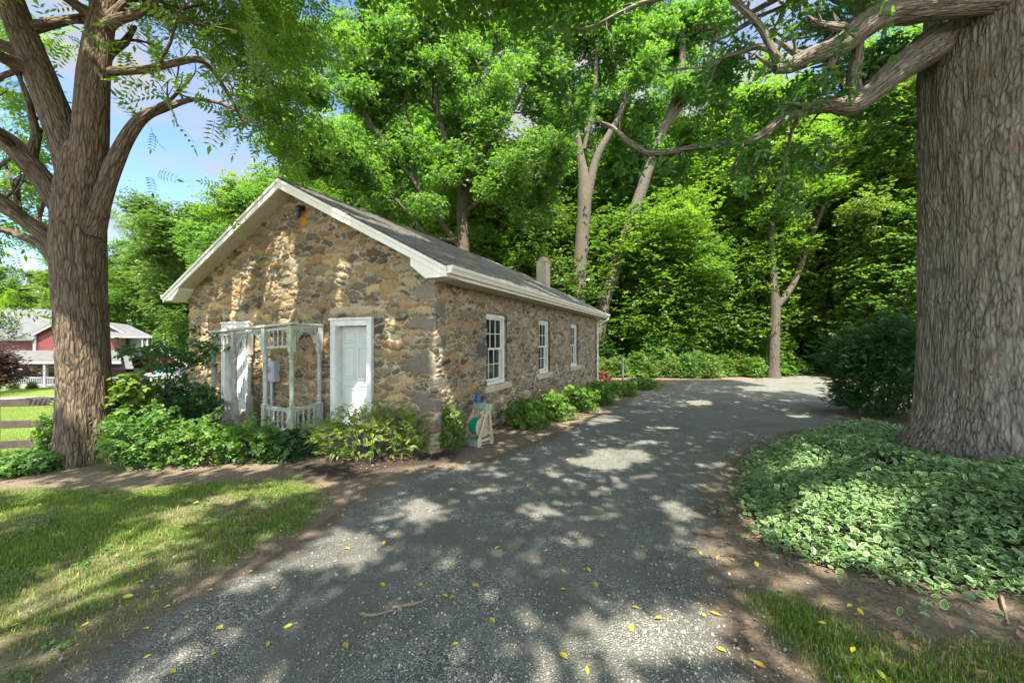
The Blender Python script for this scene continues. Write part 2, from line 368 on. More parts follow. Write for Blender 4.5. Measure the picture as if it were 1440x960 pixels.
def plain(name, c, rough=.6, var=.12, sc=6, bmp=0, spec=.4, metal=0):
    m, t, p, o = mat(name); co = objco(t); n = noise(t, co, sc, 5)
    col = mixc(t, ramp(t, n, [(.3, 0.), (.7, 1.)]), tuple(v*(1-var) for v in c), tuple(min(1, v*(1+var)) for v in c))
    t.links.new(col, p.inputs['Base Color']); p.inputs['Roughness'].default_value = rough; p.inputs['Specular IOR Level'].default_value = spec; p.inputs['Metallic'].default_value = metal
    if bmp: t.links.new(bump(t, noise(t, co, sc*6, 4), bmp, .004), p.inputs['Normal'])
    return m
def worn(name, c, under, amt=.55, sc=9):
    m, t, p, o = mat(name); co = objco(t)
    n = noise(t, N(t, 'ShaderNodeMapping', {'Vector': co, 'Scale': (1, 1, .35)}).outputs[0], sc, 7, .65)
    k = ramp(t, n, [(amt, 0.), (amt+.07, 1.)])
    c2 = mixc(t, noise(t, co, 3, 3), tuple(v*.85 for v in c), c)
    t.links.new(mixc(t, k, c2, under), p.inputs['Base Color']); p.inputs['Roughness'].default_value = .7
    t.links.new(bump(t, math_(t, 'SUBTRACT', noise(t, co, 40, 3), k), .4, .003), p.inputs['Normal'])
    return m
M['white'] = plain('white_paint', (.58, .585, .54), .5, .13)
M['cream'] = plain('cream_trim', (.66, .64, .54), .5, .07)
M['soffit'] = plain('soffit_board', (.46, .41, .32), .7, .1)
M['door'] = plain('door_paint', (.50, .52, .46), .45, .05)
M['worn_paint'] = worn('worn_porch_paint', (.39, .395, .33), (.22, .22, .18), .56, 26)
M['worn_grey'] = worn('weathered_post_paint', (.38, .38, .33), (.25, .22, .20), .52, 26)
M['mossy'] = worn('mossy_post_paint', (.36, .40, .27), (.22, .24, .13), .5, 18)
M['sill'] = plain('stone_sill', (.36, .31, .22), .85, .15, 8, .4)
M['meter'] = plain('galvanised_grey', (.42, .45, .48), .4, .08, 5, 0, .5, .3)
M['black'] = plain('black_metal', (.02, .02, .02), .4, .1)
M['brass'] = plain('door_knob_metal', (.18, .13, .06), .3, .1, 8, 0, .5, .8)
M['fence_wood'] = plain('weathered_rail_wood', (.055, .043, .033), .85, .35, 7, .6)
M['beige'] = plain('beige_plastic', (.38, .31, .21), .55, .08)
M['greygreen'] = plain('grey_green_plastic', (.20, .26, .20), .5, .08)
M['hose'] = plain('green_hose', (.01, .24, .13), .3, .15)
M['blue'] = plain('blue_plastic', (.015, .05, .17), .35, .1)
M['steel'] = plain('grey_pipe', (.35, .36, .36), .45, .1, 6, 0, .5, .4)
M['brick'] = plain('broken_brick', (.50, .20, .10), .9, .3, 9, .5)
M['chimney'] = plain('chimney_render', (.40, .34, .27), .9, .2, 4, .6)
M['red_siding'] = None
M['roof_grey'] = plain('far_grey_shingle', (.09, .09, .09), .9, .2, 2)
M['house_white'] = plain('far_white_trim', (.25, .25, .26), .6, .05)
M['twig'] = plain('dry_twig', (.20, .145, .095), .9, .25, 20)
M['leaf_ochre'] = leaf_mat('fallen_ochre_leaf', (.42, .24, .04), (.46, .36, .06), (1.2, 1.1, .8), .2, .6)
M['dead_leaf'] = leaf_mat('brown_leaf_litter', (.15, .085, .04), (.30, .18, .085), (1.1, 1.05, 1), .15, .7)
M['teal_glass'] = plain('tinted_glass', (.03, .20, .26), .15, .2)
M['rubber'] = plain('tyre_rubber', (.02, .02, .02), .8, .1)
M['lilac'] = leaf_mat('pale_blossom', (.30, .26, .28), (.42, .38, .40), (1, 1, 1), .2)

def glass_mat():
    m, t, p, o = mat('window_glass'); p.inputs['Base Color'].default_value = (.012, .014, .015, 1); p.inputs['Roughness'].default_value = .04; p.inputs['Specular IOR Level'].default_value = .55
    co = objco(t); t.links.new(bump(t, noise(t, co, 1.8, 2), .08, .01), p.inputs['Normal']); return m
M['glass'] = glass_mat()
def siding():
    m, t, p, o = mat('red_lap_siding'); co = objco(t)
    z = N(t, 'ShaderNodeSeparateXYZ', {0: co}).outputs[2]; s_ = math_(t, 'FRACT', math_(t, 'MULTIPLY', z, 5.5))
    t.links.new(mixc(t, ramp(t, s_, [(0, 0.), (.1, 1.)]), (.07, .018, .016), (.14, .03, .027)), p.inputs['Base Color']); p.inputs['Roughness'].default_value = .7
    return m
M['red_siding'] = siding()
def stone():
    m, t, p, o = mat('fieldstone'); co = objco(t)
    c = attr(t, 'col').outputs['Color']; n = noise(t, co, 22, 7, .65); n2 = noise(t, co, 5, 4)
    c = mixc(t, 1., c, ramp(t, n, [(.25, .75), (.5, 1.), (.78, 1.22)]), 'MULTIPLY')
    c = mixc(t, 1., c, ramp(t, n2, [(.3, .9), (.7, 1.08)]), 'MULTIPLY')
    t.links.new(c, p.inputs['Base Color']); p.inputs['Roughness'].default_value = .93; p.inputs['Specular IOR Level'].default_value = .25
    t.links.new(bump(t, math_(t, 'ADD', n, math_(t, 'MULTIPLY', noise(t, co, 70, 4), .35)), .9, .03), p.inputs['Normal']); return m
M['stone'] = stone()
def plainstone():
    m, t, p, o = mat('fieldstone_back'); co = N(t, 'ShaderNodeMapping', {'Vector': objco(t), 'Scale': (1, 1, 1.9)}).outputs[0]
    wv = N(t, 'ShaderNodeTexNoise', {'Vector': co, 'Scale': 3., 'Detail': 3}).outputs['Color']; co = mixc(t, .12, co, wv, 'ADD')
    vc = N(t, 'ShaderNodeTexVoronoi', {'Vector': co, 'Scale': 5.}); e = vor(t, co, 5., 'DISTANCE_TO_EDGE')
    v = N(t, 'ShaderNodeSeparateColor', {0: vc.outputs['Color']}).outputs[0]
    c = ramp(t, v, [(0, (.10, .09, .065)), (.35, (.24, .18, .10)), (.7, (.32, .25, .15)), (1, (.2, .12, .07))])
    c = mixc(t, ramp(t, e, [(.03, 1.), (.09, 0.)]), c, (.42, .36, .26))
    t.links.new(c, p.inputs['Base Color']); p.inputs['Roughness'].default_value = .93
    t.links.new(bump(t, ramp(t, e, [(0, 0.), (.15, 1.)]), .8, .04), p.inputs['Normal']); return m
M['stone_back'] = plainstone()
def shingle():
    m, t, p, o = mat('asphalt_shingle'); co = objco(t)
    bt = N(t, 'ShaderNodeTexBrick', {'Vector': N(t, 'ShaderNodeMapping', {'Vector': co, 'Scale': (1, 1, 1)}).outputs[0], 'Scale': 1., 'Brick Width': .3, 'Row Height': .125, 'Mortar Size': .006, 'Color1': (.10, .102, .098, 1), 'Color2': (.20, .195, .18, 1), 'Mortar': (.02, .02, .02, 1)})
    n = noise(t, co, 3, 5); c = mixc(t, ramp(t, n, [(.45, 0.), (.75, .7)]), bt.outputs[0], (.22, .205, .165))
    c = mixc(t, 1., c, ramp(t, noise(t, co, 120, 2), [(.3, .6), (.7, 1.4)]), 'MULTIPLY')
    t.links.new(c, p.inputs['Base Color']); p.inputs['Roughness'].default_value = .95
    t.links.new(bump(t, math_(t, 'ADD', bt.outputs[1], noise(t, co, 60, 3)), -.4, .008), p.inputs['Normal']); return m
M['shingle'] = shingle()
def soil_color(t, co):
    n = noise(t, co, 1.7, 6, .6); n2 = noise(t, co, 38, 6, .7)
    c = ramp(t, n2, [(.3, (.06, .042, .028)), (.5, (.155, .118, .082)), (.72, (.28, .22, .16))])
    return mixc(t, ramp(t, n, [(.35, 0.), (.7, .6)]), c, (.20, .16, .112)), n2
def ground_mat():
    m, t, p, o = mat('ground_surface'); co = poss(t)
    soil, n2 = soil_color(t, co)
    g = attr(t, 'grass').outputs['Fac']; mu = attr(t, 'mulch').outputs['Fac']; fl = attr(t, 'far').outputs['Fac']
    gn = noise(t, co, 26, 6, .7); gc = ramp(t, gn, [(.3, (.04, .07, .012)), (.5, (.085, .13, .022)), (.7, (.17, .18, .05))])
    gf = ramp(t, noise(t, co, 9, 5), [(.3, (.07, .12, .016)), (.7, (.15, .19, .035))])
    c = mixc(t, g, soil, mixc(t, fl, gc, gf))
    mc = ramp(t, noise(t, co, 55, 5, .7), [(.35, (.012, .010, .009)), (.7, (.085, .062, .045))])
    c = mixc(t, mu, c, mc)
    t.links.new(c, p.inputs['Base Color']); p.inputs['Roughness'].default_value = .95; p.inputs['Specular IOR Level'].default_value = .15
    t.links.new(bump(t, math_(t, 'ADD', n2, gn), .8, .03), p.inputs['Normal']); return m
M['ground'] = ground_mat()
def gravel_mat():
    m, t, p, o = mat('gravel_surface'); co = poss(t); soil, n2 = soil_color(t, co)
    wv = N(t, 'ShaderNodeTexNoise', {'Vector': co, 'Scale': 20., 'Detail': 3}).outputs['Color']; cw = mixc(t, .02, co, wv, 'ADD')
    def layer(sc):
        v = N(t, 'ShaderNodeTexVoronoi', {'Vector': cw, 'Scale': sc}); e = vor(t, cw, sc, 'DISTANCE_TO_EDGE')
        r = N(t, 'ShaderNodeSeparateColor', {0: v.outputs['Color']}).outputs
        c = ramp(t, r[0], [(0, (.10, .104, .084)), (.45, (.225, .226, .186)), (.8, (.32, .318, .27)), (.95, (.40, .39, .35)), (1, (.47, .44, .38))])
        return mixc(t, ramp(t, e, [(0, 1.), (.12, 0.)]), c, (.05, .05, .048)), ramp(t, e, [(0, 0.), (.3, 1.)])
    c1, h1 = layer(66.); c2, h2 = layer(140.)
    k = ramp(t, noise(t, co, 1.1, 5), [(.42, 0.), (.58, 1.)])
    c = mixc(t, k, c1, c2); h = mixc(t, k, h1, h2)
    dust = ramp(t, noise(t, co, .55, 6, .6), [(.47, 0.), (.68, .7)])
    tk = attr(t, 'track').outputs['Fac']; dust = math_(t, 'MINIMUM', math_(t, 'ADD', dust, math_(t, 'MULTIPLY', tk, ramp(t, noise(t, co, 2.4, 5), [(.3, .15), (.7, .75)]))), .85)
    dc = ramp(t, noise(t, co, 60, 5, .7), [(.3, (.12, .118, .095)), (.7, (.26, .25, .20))])
    c = mixc(t, dust, c, dc)
    ed = attr(t, 'edge').outputs['Fac']; en = noise(t, co, 3.2, 7, .65)
    ek = ramp(t, math_(t, 'ADD', ed, math_(t, 'MULTIPLY', math_(t, 'SUBTRACT', en, .5), 1.5)), [(.28, 0.), (.72, 1.)])
    c = mixc(t, ek, soil, c)
    t.links.new(c, p.inputs['Base Color']); p.inputs['Roughness'].default_value = .9; p.inputs['Specular IOR Level'].default_value = .25
    t.links.new(bump(t, math_(t, 'ADD', h, math_(t, 'MULTIPLY', n2, .6)), .9, .014), p.inputs['Normal']); return m
M['gravel'] = gravel_mat()
def pebble_mat():
    m, t, p, o = mat('gravel_stone'); r = attr(t, 'rnd').outputs['Fac']
    c = ramp(t, r, [(0, (.09, .095, .08)), (.5, (.20, .203, .172)), (.85, (.28, .28, .24)), (1, (.37, .35, .31))])
    t.links.new(mixc(t, 1., c, ramp(t, noise(t, poss(t), 90, 4), [(.3, .7), (.7, 1.25)]), 'MULTIPLY'), p.inputs['Base Color']); p.inputs['Roughness'].default_value = .85; return m
M['pebble'] = pebble_mat()
M['road'] = plain('far_road', (.22, .215, .20), .9, .1, 1)

# ------------------------------------------------------------------ ground sheets
def axis(lo, a, b, hi, fine, grow=1.16):
    m = list(np.arange(a, b, fine)); x = m[-1]; s = fine
    while x < hi: s = min(s*grow, 9); x += s; m.append(x)
    x = a; s = fine; l = []
    while x > lo: s = min(s*grow, 9); x -= s; l.append(x)
    return np.array(l[::-1]+m)
GX = axis(-220, -9.5, 10.5, 220, .085); GY = axis(-60, .6, 14.5, 260, .085)
def grid_sheet():
    X, Y = np.meshgrid(GX, GY); x, y = X.ravel(), Y.ravel()
    z = zg(x, y)+.018*fbm2(x, y, 1.1, 3, 4)*sstep(60, 10, np.hypot(x, y))
    dd = sdist(DRIVE, x, y); wob = fbm2(x, y, 1.3, 11, 4)*.35
    ld = np.maximum(sdist(LAWN, x, y), sdist(LAWN2, x, y))
    hn = fbm2(x, y, 1.4, 21, 4)
    gr = sstep(-.12, .35, ld+wob*.8)*np.clip(.62+.85*hn, 0, 1)
    far = sstep(-8.6, -9.6, x)*sstep(4, 6, y); gr = np.maximum(gr, far)
    wood = sstep(20, 24, y)*sstep(-6, 2, x); gr = np.where(wood > 0, gr*(1-wood), gr)
    mu = np.maximum(sstep(-.1, .25, sdist(MULCH, x, y)+wob*.5), .75*sstep(-.05, .3, sdist(BED, x, y)))
    n = len(GX); i, j = np.meshgrid(np.arange(len(GY)-1), np.arange(n-1), indexing='ij')
    Q = np.stack([i*n+j, i*n+j+1, (i+1)*n+j+1, (i+1)*n+j], 2).reshape(-1, 4)
    V = np.stack([x, y, z], 1)
    link('ground', mesh_np('ground', V, Q, M['ground'], {'grass': gr, 'mulch': mu, 'far': far}, True))['kind'] = 'structure'
    e = dd+wob*.5
    keep = (e[Q] > -.05).all(1); Qd = Q[keep]; u, inv = np.unique(Qd, return_inverse=True); Vd = V[u].copy()
    Vd[:, 2] += np.where(e[u] < .02, .003, .009)-.025*sstep(.2, 1.2, e[u])*0
    link('gravel_driveway', mesh_np('gravel_driveway', Vd, inv.reshape(-1, 4), M['gravel'], {'edge': sstep(-.15, .5, e[u]), 'track': (np.exp(-((dd[u]-1.05)/.33)**2)+.0)*sstep(13, 9, y[u])}, True))['kind'] = 'structure'
    return V
grid_sheet()
def ground_z(x, y): return zg(x, y)+.018*fbm2(x, y, 1.1, 3, 4)
rd = []
for t_ in np.linspace(0, 1, 30):
    x = -70+62*t_; y = 29.5-4*t_
    rd.append((x, y))
V = []; 
for x, y in rd: V += [(x, y-1.4, float(zg(x, y-1.4))+.05), (x, y+1.4, float(zg(x, y+1.4))+.05)]
o = link('far_road', mesh_np('far_road', V, np.array([(2*i, 2*i+2, 2*i+3, 2*i+1) for i in range(29)]), M['road'])); o['kind'] = 'structure'

# ------------------------------------------------------------------ leaf and tree tools
def frames(n, rng, up=1.0, spread=.6, head=None, droop=0):
    Nn = rng.normal(size=(n, 3))*spread; Nn[:, 2] += up; Nn /= np.linalg.norm(Nn, axis=1)[:, None]
    D = rng.normal(size=(n, 3)) if head is None else head+rng.normal(size=(n, 3))*.45
    D[:, 2] -= droop
    D -= Nn*(D*Nn).sum(1)[:, None]; D /= np.linalg.norm(D, axis=1)[:, None]+1e-9
    return D, np.cross(Nn, D), Nn
def stamp(TV, TF, C, S, F, rng, rnd=None):
    """copy a small template (TV,TF) to every centre C with scale S and frame F"""
    TV = np.asarray(TV, float); D, B, Nn = F; k = len(TV); n = len(C); S = np.broadcast_to(S, (n,))
    V = C[:, None]+S[:, None, None]*(TV[None, :, 0, None]*D[:, None]+TV[None, :, 1, None]*B[:, None]+TV[None, :, 2, None]*Nn[:, None])
    Q = (np.asarray(TF)[None]+(np.arange(n)*k)[:, None, None]).reshape(-1, np.asarray(TF).shape[1])
    r = rng.random(n) if rnd is None else rnd
    return V.reshape(-1, 3), Q, np.repeat(r, k)
LEAF_V = [(0, 0, 0), (.45, .26, .07), (1, 0, -.06), (.45, -.26, .07)]; LEAF_F = [(0, 1, 2), (0, 2, 3)]
def spray_t(n=7, seed=0, flat=.15, w=1.0):
    r = random.Random(seed); V = []; F = []
    for i in range(n):
        a = (i-(n-1)/2)/(n-1)*3.6+r.uniform(-.3, .3); d = .18+.3*r.random(); b = len(V)
        c, s_ = math.cos(a), math.sin(a); ti = r.uniform(-.35, .35); L = r.uniform(.6, 1.0)
        for x, y, z in LEAF_V:
            y *= w; x *= L; z += x*ti-.1*x*x
            V.append((c*(d+x)-s_*y, s_*(d+x)+c*y, z+r.uniform(-.02, .02)+flat*(r.random()-.5)))
        F += [tuple(j+b for j in f) for f in LEAF_F]
    return V, F
def pinnate_t(pairs=6):
    V = []; F = []
    for i in range(pairs):
        x = .15+.8*i/(pairs-1); dz = -.35*x*x; L = .30*(1-.35*abs(i/(pairs-1)-.45))
        for s_ in (-1, 1):
            b = len(V)
            for u, v, w in LEAF_V: V.append((x+.35*u*L, s_*u*L*.94+v*.0, dz-.10*u*L+w*.3)) if abs(v) < 1e-9 else V.append((x+.35*u*L+(v*.72)*L*1.0, s_*u*L*.94, dz-.05*u*L))
            F += [tuple(j+b for j in f) for f in LEAF_F]
    b = len(V)
    V += [(.98, -.0, -.34), (1.1, .07, -.44), (1.28, 0, -.58), (1.1, -.07, -.44)]; F += [tuple(j+b for j in f) for f in LEAF_F]
    b = len(V); V += [(0, .008, 0), (0, -.008, 0), (.5, -.006, -.09), (.5, .006, -.09), (1, 0, -.35)]; F += [(b, b+1, b+2), (b, b+2, b+3), (b+3, b+2, b+4)]
    return V, F
def oak_leaf_t():
    out_ = [(0, 0), (.2, .10), (.26, .05), (.42, .25), (.5, .09), (.68, .27), (.74, .10), (.9, .12), (1, 0)]
    pts = out_+[(x, -y) for x, y in out_[-2:0:-1]]
    V = [(x, y, .28*abs(y)-.1*x*x) for x, y in pts]; n = len(V); V.append((.5, 0, -.03))
    return V, [(i, (i+1) % n, n) for i in range(n)]
def rosette(TV, TF, n=5, r0=.08, seed=1, tilt=.25):
    r = random.Random(seed); V = []; F = []
    for i in range(n):
        a = 2*math.pi*i/n+r.uniform(-.3, .3); L = r.uniform(.75, 1.05); b = len(V); ti = r.uniform(-tilt, tilt)
        for x, y, z in TV:
            X = r0+x*L; Y = y*L; V.append((math.cos(a)*X-math.sin(a)*Y, math.sin(a)*X+math.cos(a)*Y, z*L+ti*x-.12*x*x))
        F += [tuple(j+b for j in f) for f in TF]
    return V, F
OAK = rosette(*oak_leaf_t(), 5, .08, 3)
SPRAY = spray_t(7, 2); SPRAY2 = spray_t(6, 5, .3, 1.2); PIN = pinnate_t(6); BROAD = rosette([(0, 0, 0), (.3, .3, .05), (.7, .3, .03), (1, 0, -.1), (.7, -.3, .03), (.3, -.3, .05)], [(0, 1, 5), (1, 2, 4), (1, 4, 5), (2, 3, 4)], 5, .1, 4)

class Tree:
    def __init__(s, seed): s.rng = np.random.default_rng(seed); s.W = []; s.tips = []
    def limb(s, pts, rad, n=10, m=6, wob=.0, taper_pts=None):
        P = smooth_path(pts, m); k = len(P); rr = np.interp(np.linspace(0, 1, k), np.linspace(0, 1, len(rad)), rad)
        s.W.append(tube(P, rr, n, wob, int(s.rng.integers(999)))); return P, rr
    def grow(s, p, d, L, r, lev, kids=(7, 6, 5), up=.12, ang=(.55, 1.1), wig=.16, tipn=3, shrink=.6):
        rng = s.rng; n = max(4, int(L/.55)+2) if lev < 2 else 4
        P = [np.array(p, float)]; d = np.array(d, float)/np.linalg.norm(d); Ds = [d]
        for i in range(n-1):
            d = d+rng.normal(size=3)*wig+np.array([0, 0, up*(.6 if lev else 1)]); d /= np.linalg.norm(d); P.append(P[-1]+d*L/(n-1)); Ds.append(d)
        P = np.array(P); R = np.linspace(r, r*.28, n)
        if r > .009: s.W.append(tube(P, R, 10 if r > .12 else (6 if r > .03 else 4)))
        s.branch(P, R, Ds, L, lev, kids, up, ang, wig, tipn, shrink)
    def branch(s, P, R, Ds, L, lev, kids, up=.12, ang=(.55, 1.1), wig=.16, tipn=3, shrink=.6, f0=.28):
        rng = s.rng; n = len(P)
        if lev >= len(kids):
            for q in np.linspace(.3, 1, tipn): i = q*(n-1); a = int(min(i, n-2)); s.tips.append((P[a]+(P[a+1]-P[a])*(i-a), Ds[a]))
            return
        k = kids[lev]
        f0 = getattr(s, 'low', f0) if lev == 0 else f0
        for j in range(k):
            f = f0+(1-f0)*(j+rng.random())/k; i = min(f*(n-1), n-1.001); a = int(i); q = P[a]+(P[a+1]-P[a])*(i-a)
            dd = np.asarray(Ds[a]); v = rng.normal(size=3); v -= dd*(v@dd); v /= np.linalg.norm(v); v[2] += .15; an = rng.uniform(*ang)
            s.grow(q, dd*math.cos(an)+v*math.sin(an), L*shrink*rng.uniform(.75, 1.15)*(1.15-.5*f), max(.006, R[a]*.55), lev+1, kids, up, ang, wig, tipn, shrink)
    def wood_mesh(s, name, m):
        V = []; Q = []; K = []; b = 0
        for v, q, k in s.W: V.append(v); Q.append(q+b); K.append(k); b += len(v)
        return mesh_np(name, np.vstack(V), np.vstack(Q), m, {'bk': np.vstack(K)}, True)
    def leaf_pts(s, per, sig, sz=None):
        T = np.array([t[0] for t in s.tips]); H = np.array([t[1] for t in s.tips]); i = np.repeat(np.arange(len(T)), per)
        C = T[i]+s.rng.normal(size=(len(i), 3))*np.array([sig, sig, sig*.6]); return C, H[i]
    def foliage(s, name, m, tmpl, C, size, up=.9, spread=.55, head=None, droop=0, sun=False, cull=None):
        rng = s.rng
        if sun: k = ~lets_sun(C); C = C[k]; head = head[k] if head is not None else None
        if cull is not None: k = cull(C); C = C[k]; head = head[k] if head is not None else None
        F = frames(len(C), rng, up, spread, head, droop)
        V, Q, r = stamp(tmpl[0], tmpl[1], C, size*rng.uniform(.65, 1.2, len(C)), F, rng)
        r = np.clip(r*.7+.3*(.5+.8*np.repeat(fbm(C*.7, 4, 2), len(tmpl[0]))), 0, 1)
        return mesh_np(name, V, Q, m, {'rnd': r})
def blob(rng, c, r, n, flat=.6):
    v = rng.normal(size=(n, 3)); v /= np.linalg.norm(v, axis=1)[:, None]; return np.asarray(c)+v*(rng.random(n)[:, None]**.45)*r*np.array([1, 1, flat])
def copy_tree(o, parent=None):
    c = o.copy(); COL.objects.link(c)
    if parent: c.parent = parent
    for ch in list(o.children): copy_tree(ch, c)
    return c

# ------------------------------------------------------------------ the stone house
WID, LEN = 8.12, 12.54
HA = math.pi/2-YAW
house = empty('stone_schoolhouse', (CX, CY, 0), 'old one storey fieldstone building with grey gable roof and two white doors', 'building', None, HA)
def hw(x, y): return np.array([CX, CY])+x*DV+y*DU          # house local -> world
def roof_top(y): return np.where(y < 3.8, 2.98+(y+.5)*.5163, 2.95+(WID+.5-y)*.467)
DOORS = [(1.456, 2.586), (5.359, 6.474)]; DZ = (.06, 2.18)
WINS = [(1.85, 2.90), (5.04, 6.05), (8.36, 9.42)]; WZ = (.725, 2.358)
def stone_wall():
    rng = np.random.default_rng(11)
    S = list(np.linspace(-WID, 0, 470))+list(np.linspace(0, LEN, 520)); Zs = list(np.arange(-.5, 5.25, .0175))
    for a, b in DOORS: S += [-a, -b]
    for a, b in WINS: S += [a, b]
    Zs += [DZ[0], DZ[1], WZ[0], WZ[1]]
    def uniq(L, keep, eps):
        L = np.unique(np.round(L, 5)); o = []
        kp = np.array(keep)
        for v in L:
            isk = np.min(np.abs(kp-v)) < 1e-4
            if isk or (np.min(np.abs(kp-v)) > eps and (not o or v-o[-1] > eps)): o.append(v)
        return np.array(o)
    S = uniq(S, [-a for d in DOORS for a in d]+[a for w in WINS for a in w]+[0., -WID, LEN], .006); Zs = uniq(Zs, [*DZ, *WZ], .006)
    # stones, largest first; the corner gets quoins that turn round it
    sx, sz_, sa, sb, sr = [], [], [], [], []
    def put(x, z, a, b, r): sx.append(x); sz_.append(z); sa.append(a); sb.append(b); sr.append(r)
    z = -.3
    for k, h in enumerate([.46, .24, .40, .22, .46, .3, .24, .28, .3, .25]):
        put(-.24 if k % 2 == 0 else .16, z+h/2, .28 if k % 2 == 0 else .22, h*.50, rng.uniform(-.1, .1)); z += h+.02
    put(-2.0, 2.34, .75, .085, 0); put(-5.9, 2.34, .62, .08, 0); put(1.55, 1.53, .26, .20, 0)
    for (a, b), nn in (((.22, .070), 420), ((.155, .050), 2800), ((.105, .035), 5400), ((.06, .024), 6000)):
        for _ in range(nn):
            x = rng.uniform(-WID-.1, LEN+.1); z = rng.uniform(-.5, 5.2 if x < 0 else 3.0)
            big = 1.0 if x < .0 else .80
            A = a*rng.uniform(.75, 1.4)*big; B = b*rng.uniform(.75, 1.35)*big
            X = np.array(sx); Z = np.array(sz_)
            if (((x-X)/((np.array(sa)+A)*.74))**2+((z-Z)/((np.array(sb)+B)*.74))**2 < 1).any(): continue
            put(x, z, A, B, rng.normal()*.20)
    sx, sz_, sa, sb, sr = map(np.array, (sx, sz_, sa, sb, sr)); n = len(sx)
    pal = np.array([.98, .93, .80])*np.array([(.33, .25, .135), (.38, .29, .165), (.27, .20, .11), (.22, .155, .085), (.19, .165, .11), (.105, .095, .07), (.145, .135, .10), (.30, .185, .09), (.42, .355, .235), (.17, .10, .06), (.25, .22, .155)])
    pw = np.array([.15, .15, .14, .12, .11, .09, .08, .07, .02, .04, .05]); pw /= pw.sum()
    sc = pal[rng.choice(len(pal), n, p=pw)]*rng.uniform(.62, 1.12, (n, 1)); sc[:10] = np.array([.19, .165, .125])*rng.uniform(.75, 1.1, (10, 1)); sc[12] = (.085, .09, .08); sc[10:12] = (.38, .31, .2)
    sh = rng.uniform(.018, .060, n)*np.clip(sb/.08, .7, 1.3); sh[:10] *= .55; stilt = rng.normal(size=(n, 2))*.09
    SS, ZZ = np.meshgrid(S, Zs); s = SS.ravel(); z = ZZ.ravel(); n_ = len(s)
    q = np.stack([s*4, z*4, np.zeros(n_)], 1); ws = s+.09*fbm(q, 1, 3)+.02*fbm(q*4, 5, 2); wz = z+.055*fbm(q, 2, 3)+.015*fbm(q*4, 6, 2)
    h = np.zeros(n_); col = np.zeros((n_, 3)); mort = np.array([.36, .305, .21])
    for b0 in np.arange(-WID-.01, LEN+.01, .5):
        m = (s >= b0) & (s < b0+.5); c = np.where((sx > b0-.55) & (sx < b0+1.05))[0]
        if not m.any(): continue
        dx = ws[m][:, None]-sx[c]; dz = wz[m][:, None]-sz_[c]; cr, sn = np.cos(sr[c]), np.sin(sr[c])
        u = np.abs((dx*cr+dz*sn)/sa[c]); v = np.abs((-dx*sn+dz*cr)/sb[c]); F = (u**2.4+v**2.4)**(1/2.4)
        i1 = F.argmin(1); r = np.arange(len(i1)); f1 = F[r, i1]; F2 = F.copy(); F2[r, i1] = 9; f2 = F2.min(1)
        k = c[i1]; edge = (f2-f1)*np.minimum(sb[k], .09)*.75
        rim = np.minimum(edge, (1.75-f1)*sb[k]*.9)
        pr = sstep(.003, .015, rim)
        h[m] = pr*(sh[k]*(1-.25*np.clip(f1, 0, 1)**2)+(dx[r, i1]*stilt[k, 0]+dz[r, i1]*stilt[k, 1])*.8)
        t = sstep(.007, .013, rim)[:, None]; rim_shade = (1-.42*np.exp(-((rim-.010)/.0035)**2))[:, None]; col[m] = (mort*(1-t)+sc[k]*t)*rim_shade  # crevice shade painted into the colour as a dark rim round each stone
    fine = fbm(np.stack([s*22, z*22, np.zeros(n_)], 1), 3, 3); h += .006*fine
    mo = fbm(np.stack([s*1.1, z*1.1, np.zeros(n_)], 1), 8, 3); col *= (1+.16*mo)[:, None]
    side = sstep(-.05, .05, s)
    gr = sstep(.3, 2.2, s)*.28; col = col*(1-gr[:, None])+gr[:, None]*col.mean(1)[:, None]*np.array([1.0, .93, .80])*1.0     # greyer long wall
    # rust stain below the lamp, pale parging at the foot of the corner
    yy = -s; st = np.exp(-((yy-3.48)/.10)**2-((z-4.27-.10*np.cos((yy-3.48)*9))/.17)**2); st = np.where(s < 0, st, 0)[:, None]*.9
    col = col*(1-st)+np.array([.58, .24, .02])*st
    inn = np.zeros(n_, bool); edge_ = np.zeros(n_, bool)
    for rs, (za, zb) in (([(-b, -a) for a, b in DOORS], DZ), (WINS, WZ)):
        for a, b in rs:
            i_ = (s >= a-1e-5) & (s <= b+1e-5) & (z >= za-1e-5) & (z <= zb+1e-5)
            edge_ |= i_
    h = np.where(edge_, .0, h); bulge = .07*np.exp(-(s/.30)**2)*sstep(1.9, .0, z)
    h = h+bulge
    nx = -(1-side); ny = -side; L = np.hypot(nx, ny)
    bx = np.where(s < 0, 0, s); by = np.where(s < 0, -s, 0)
    V = np.stack([bx+nx/L*h, by+ny/L*h, z], 1)
    nS = len(S); i, j = np.meshgrid(np.arange(len(Zs)-1), np.arange(nS-1), indexing='ij')
    Q = np.stack([i*nS+j, i*nS+j+1, (i+1)*nS+j+1, (i+1)*nS+j], 2).reshape(-1, 4)
    cs = s[Q].mean(1); cz = z[Q].mean(1); keep = np.where(cs < 0, cz < roof_top(-cs)-.10, cz < 2.86)
    for a, b in DOORS: keep &= ~((cs > -b) & (cs < -a) & (cz > DZ[0]) & (cz < DZ[1]))
    for a, b in WINS: keep &= ~((cs > a) & (cs < b) & (cz > WZ[0]) & (cz < WZ[1]))
    Q = Q[keep]; u, inv = np.unique(Q, return_inverse=True)
    ca = np.concatenate([col, np.ones((n_, 1))], 1)[u]
    return mesh_np('wall', V[u], inv.reshape(-1, 4), M['stone'], {'col': np.clip(ca, 0, 1)}, True)
link('wall', stone_wall(), house)
b = MB()   # the two far walls and an inner lining that makes the rooms dark
b.prism([(.04, WID, -.5), (LEN, WID, -.5), (LEN, WID, 2.9), (.04, WID, 2.9)], (0, -.3, 0))
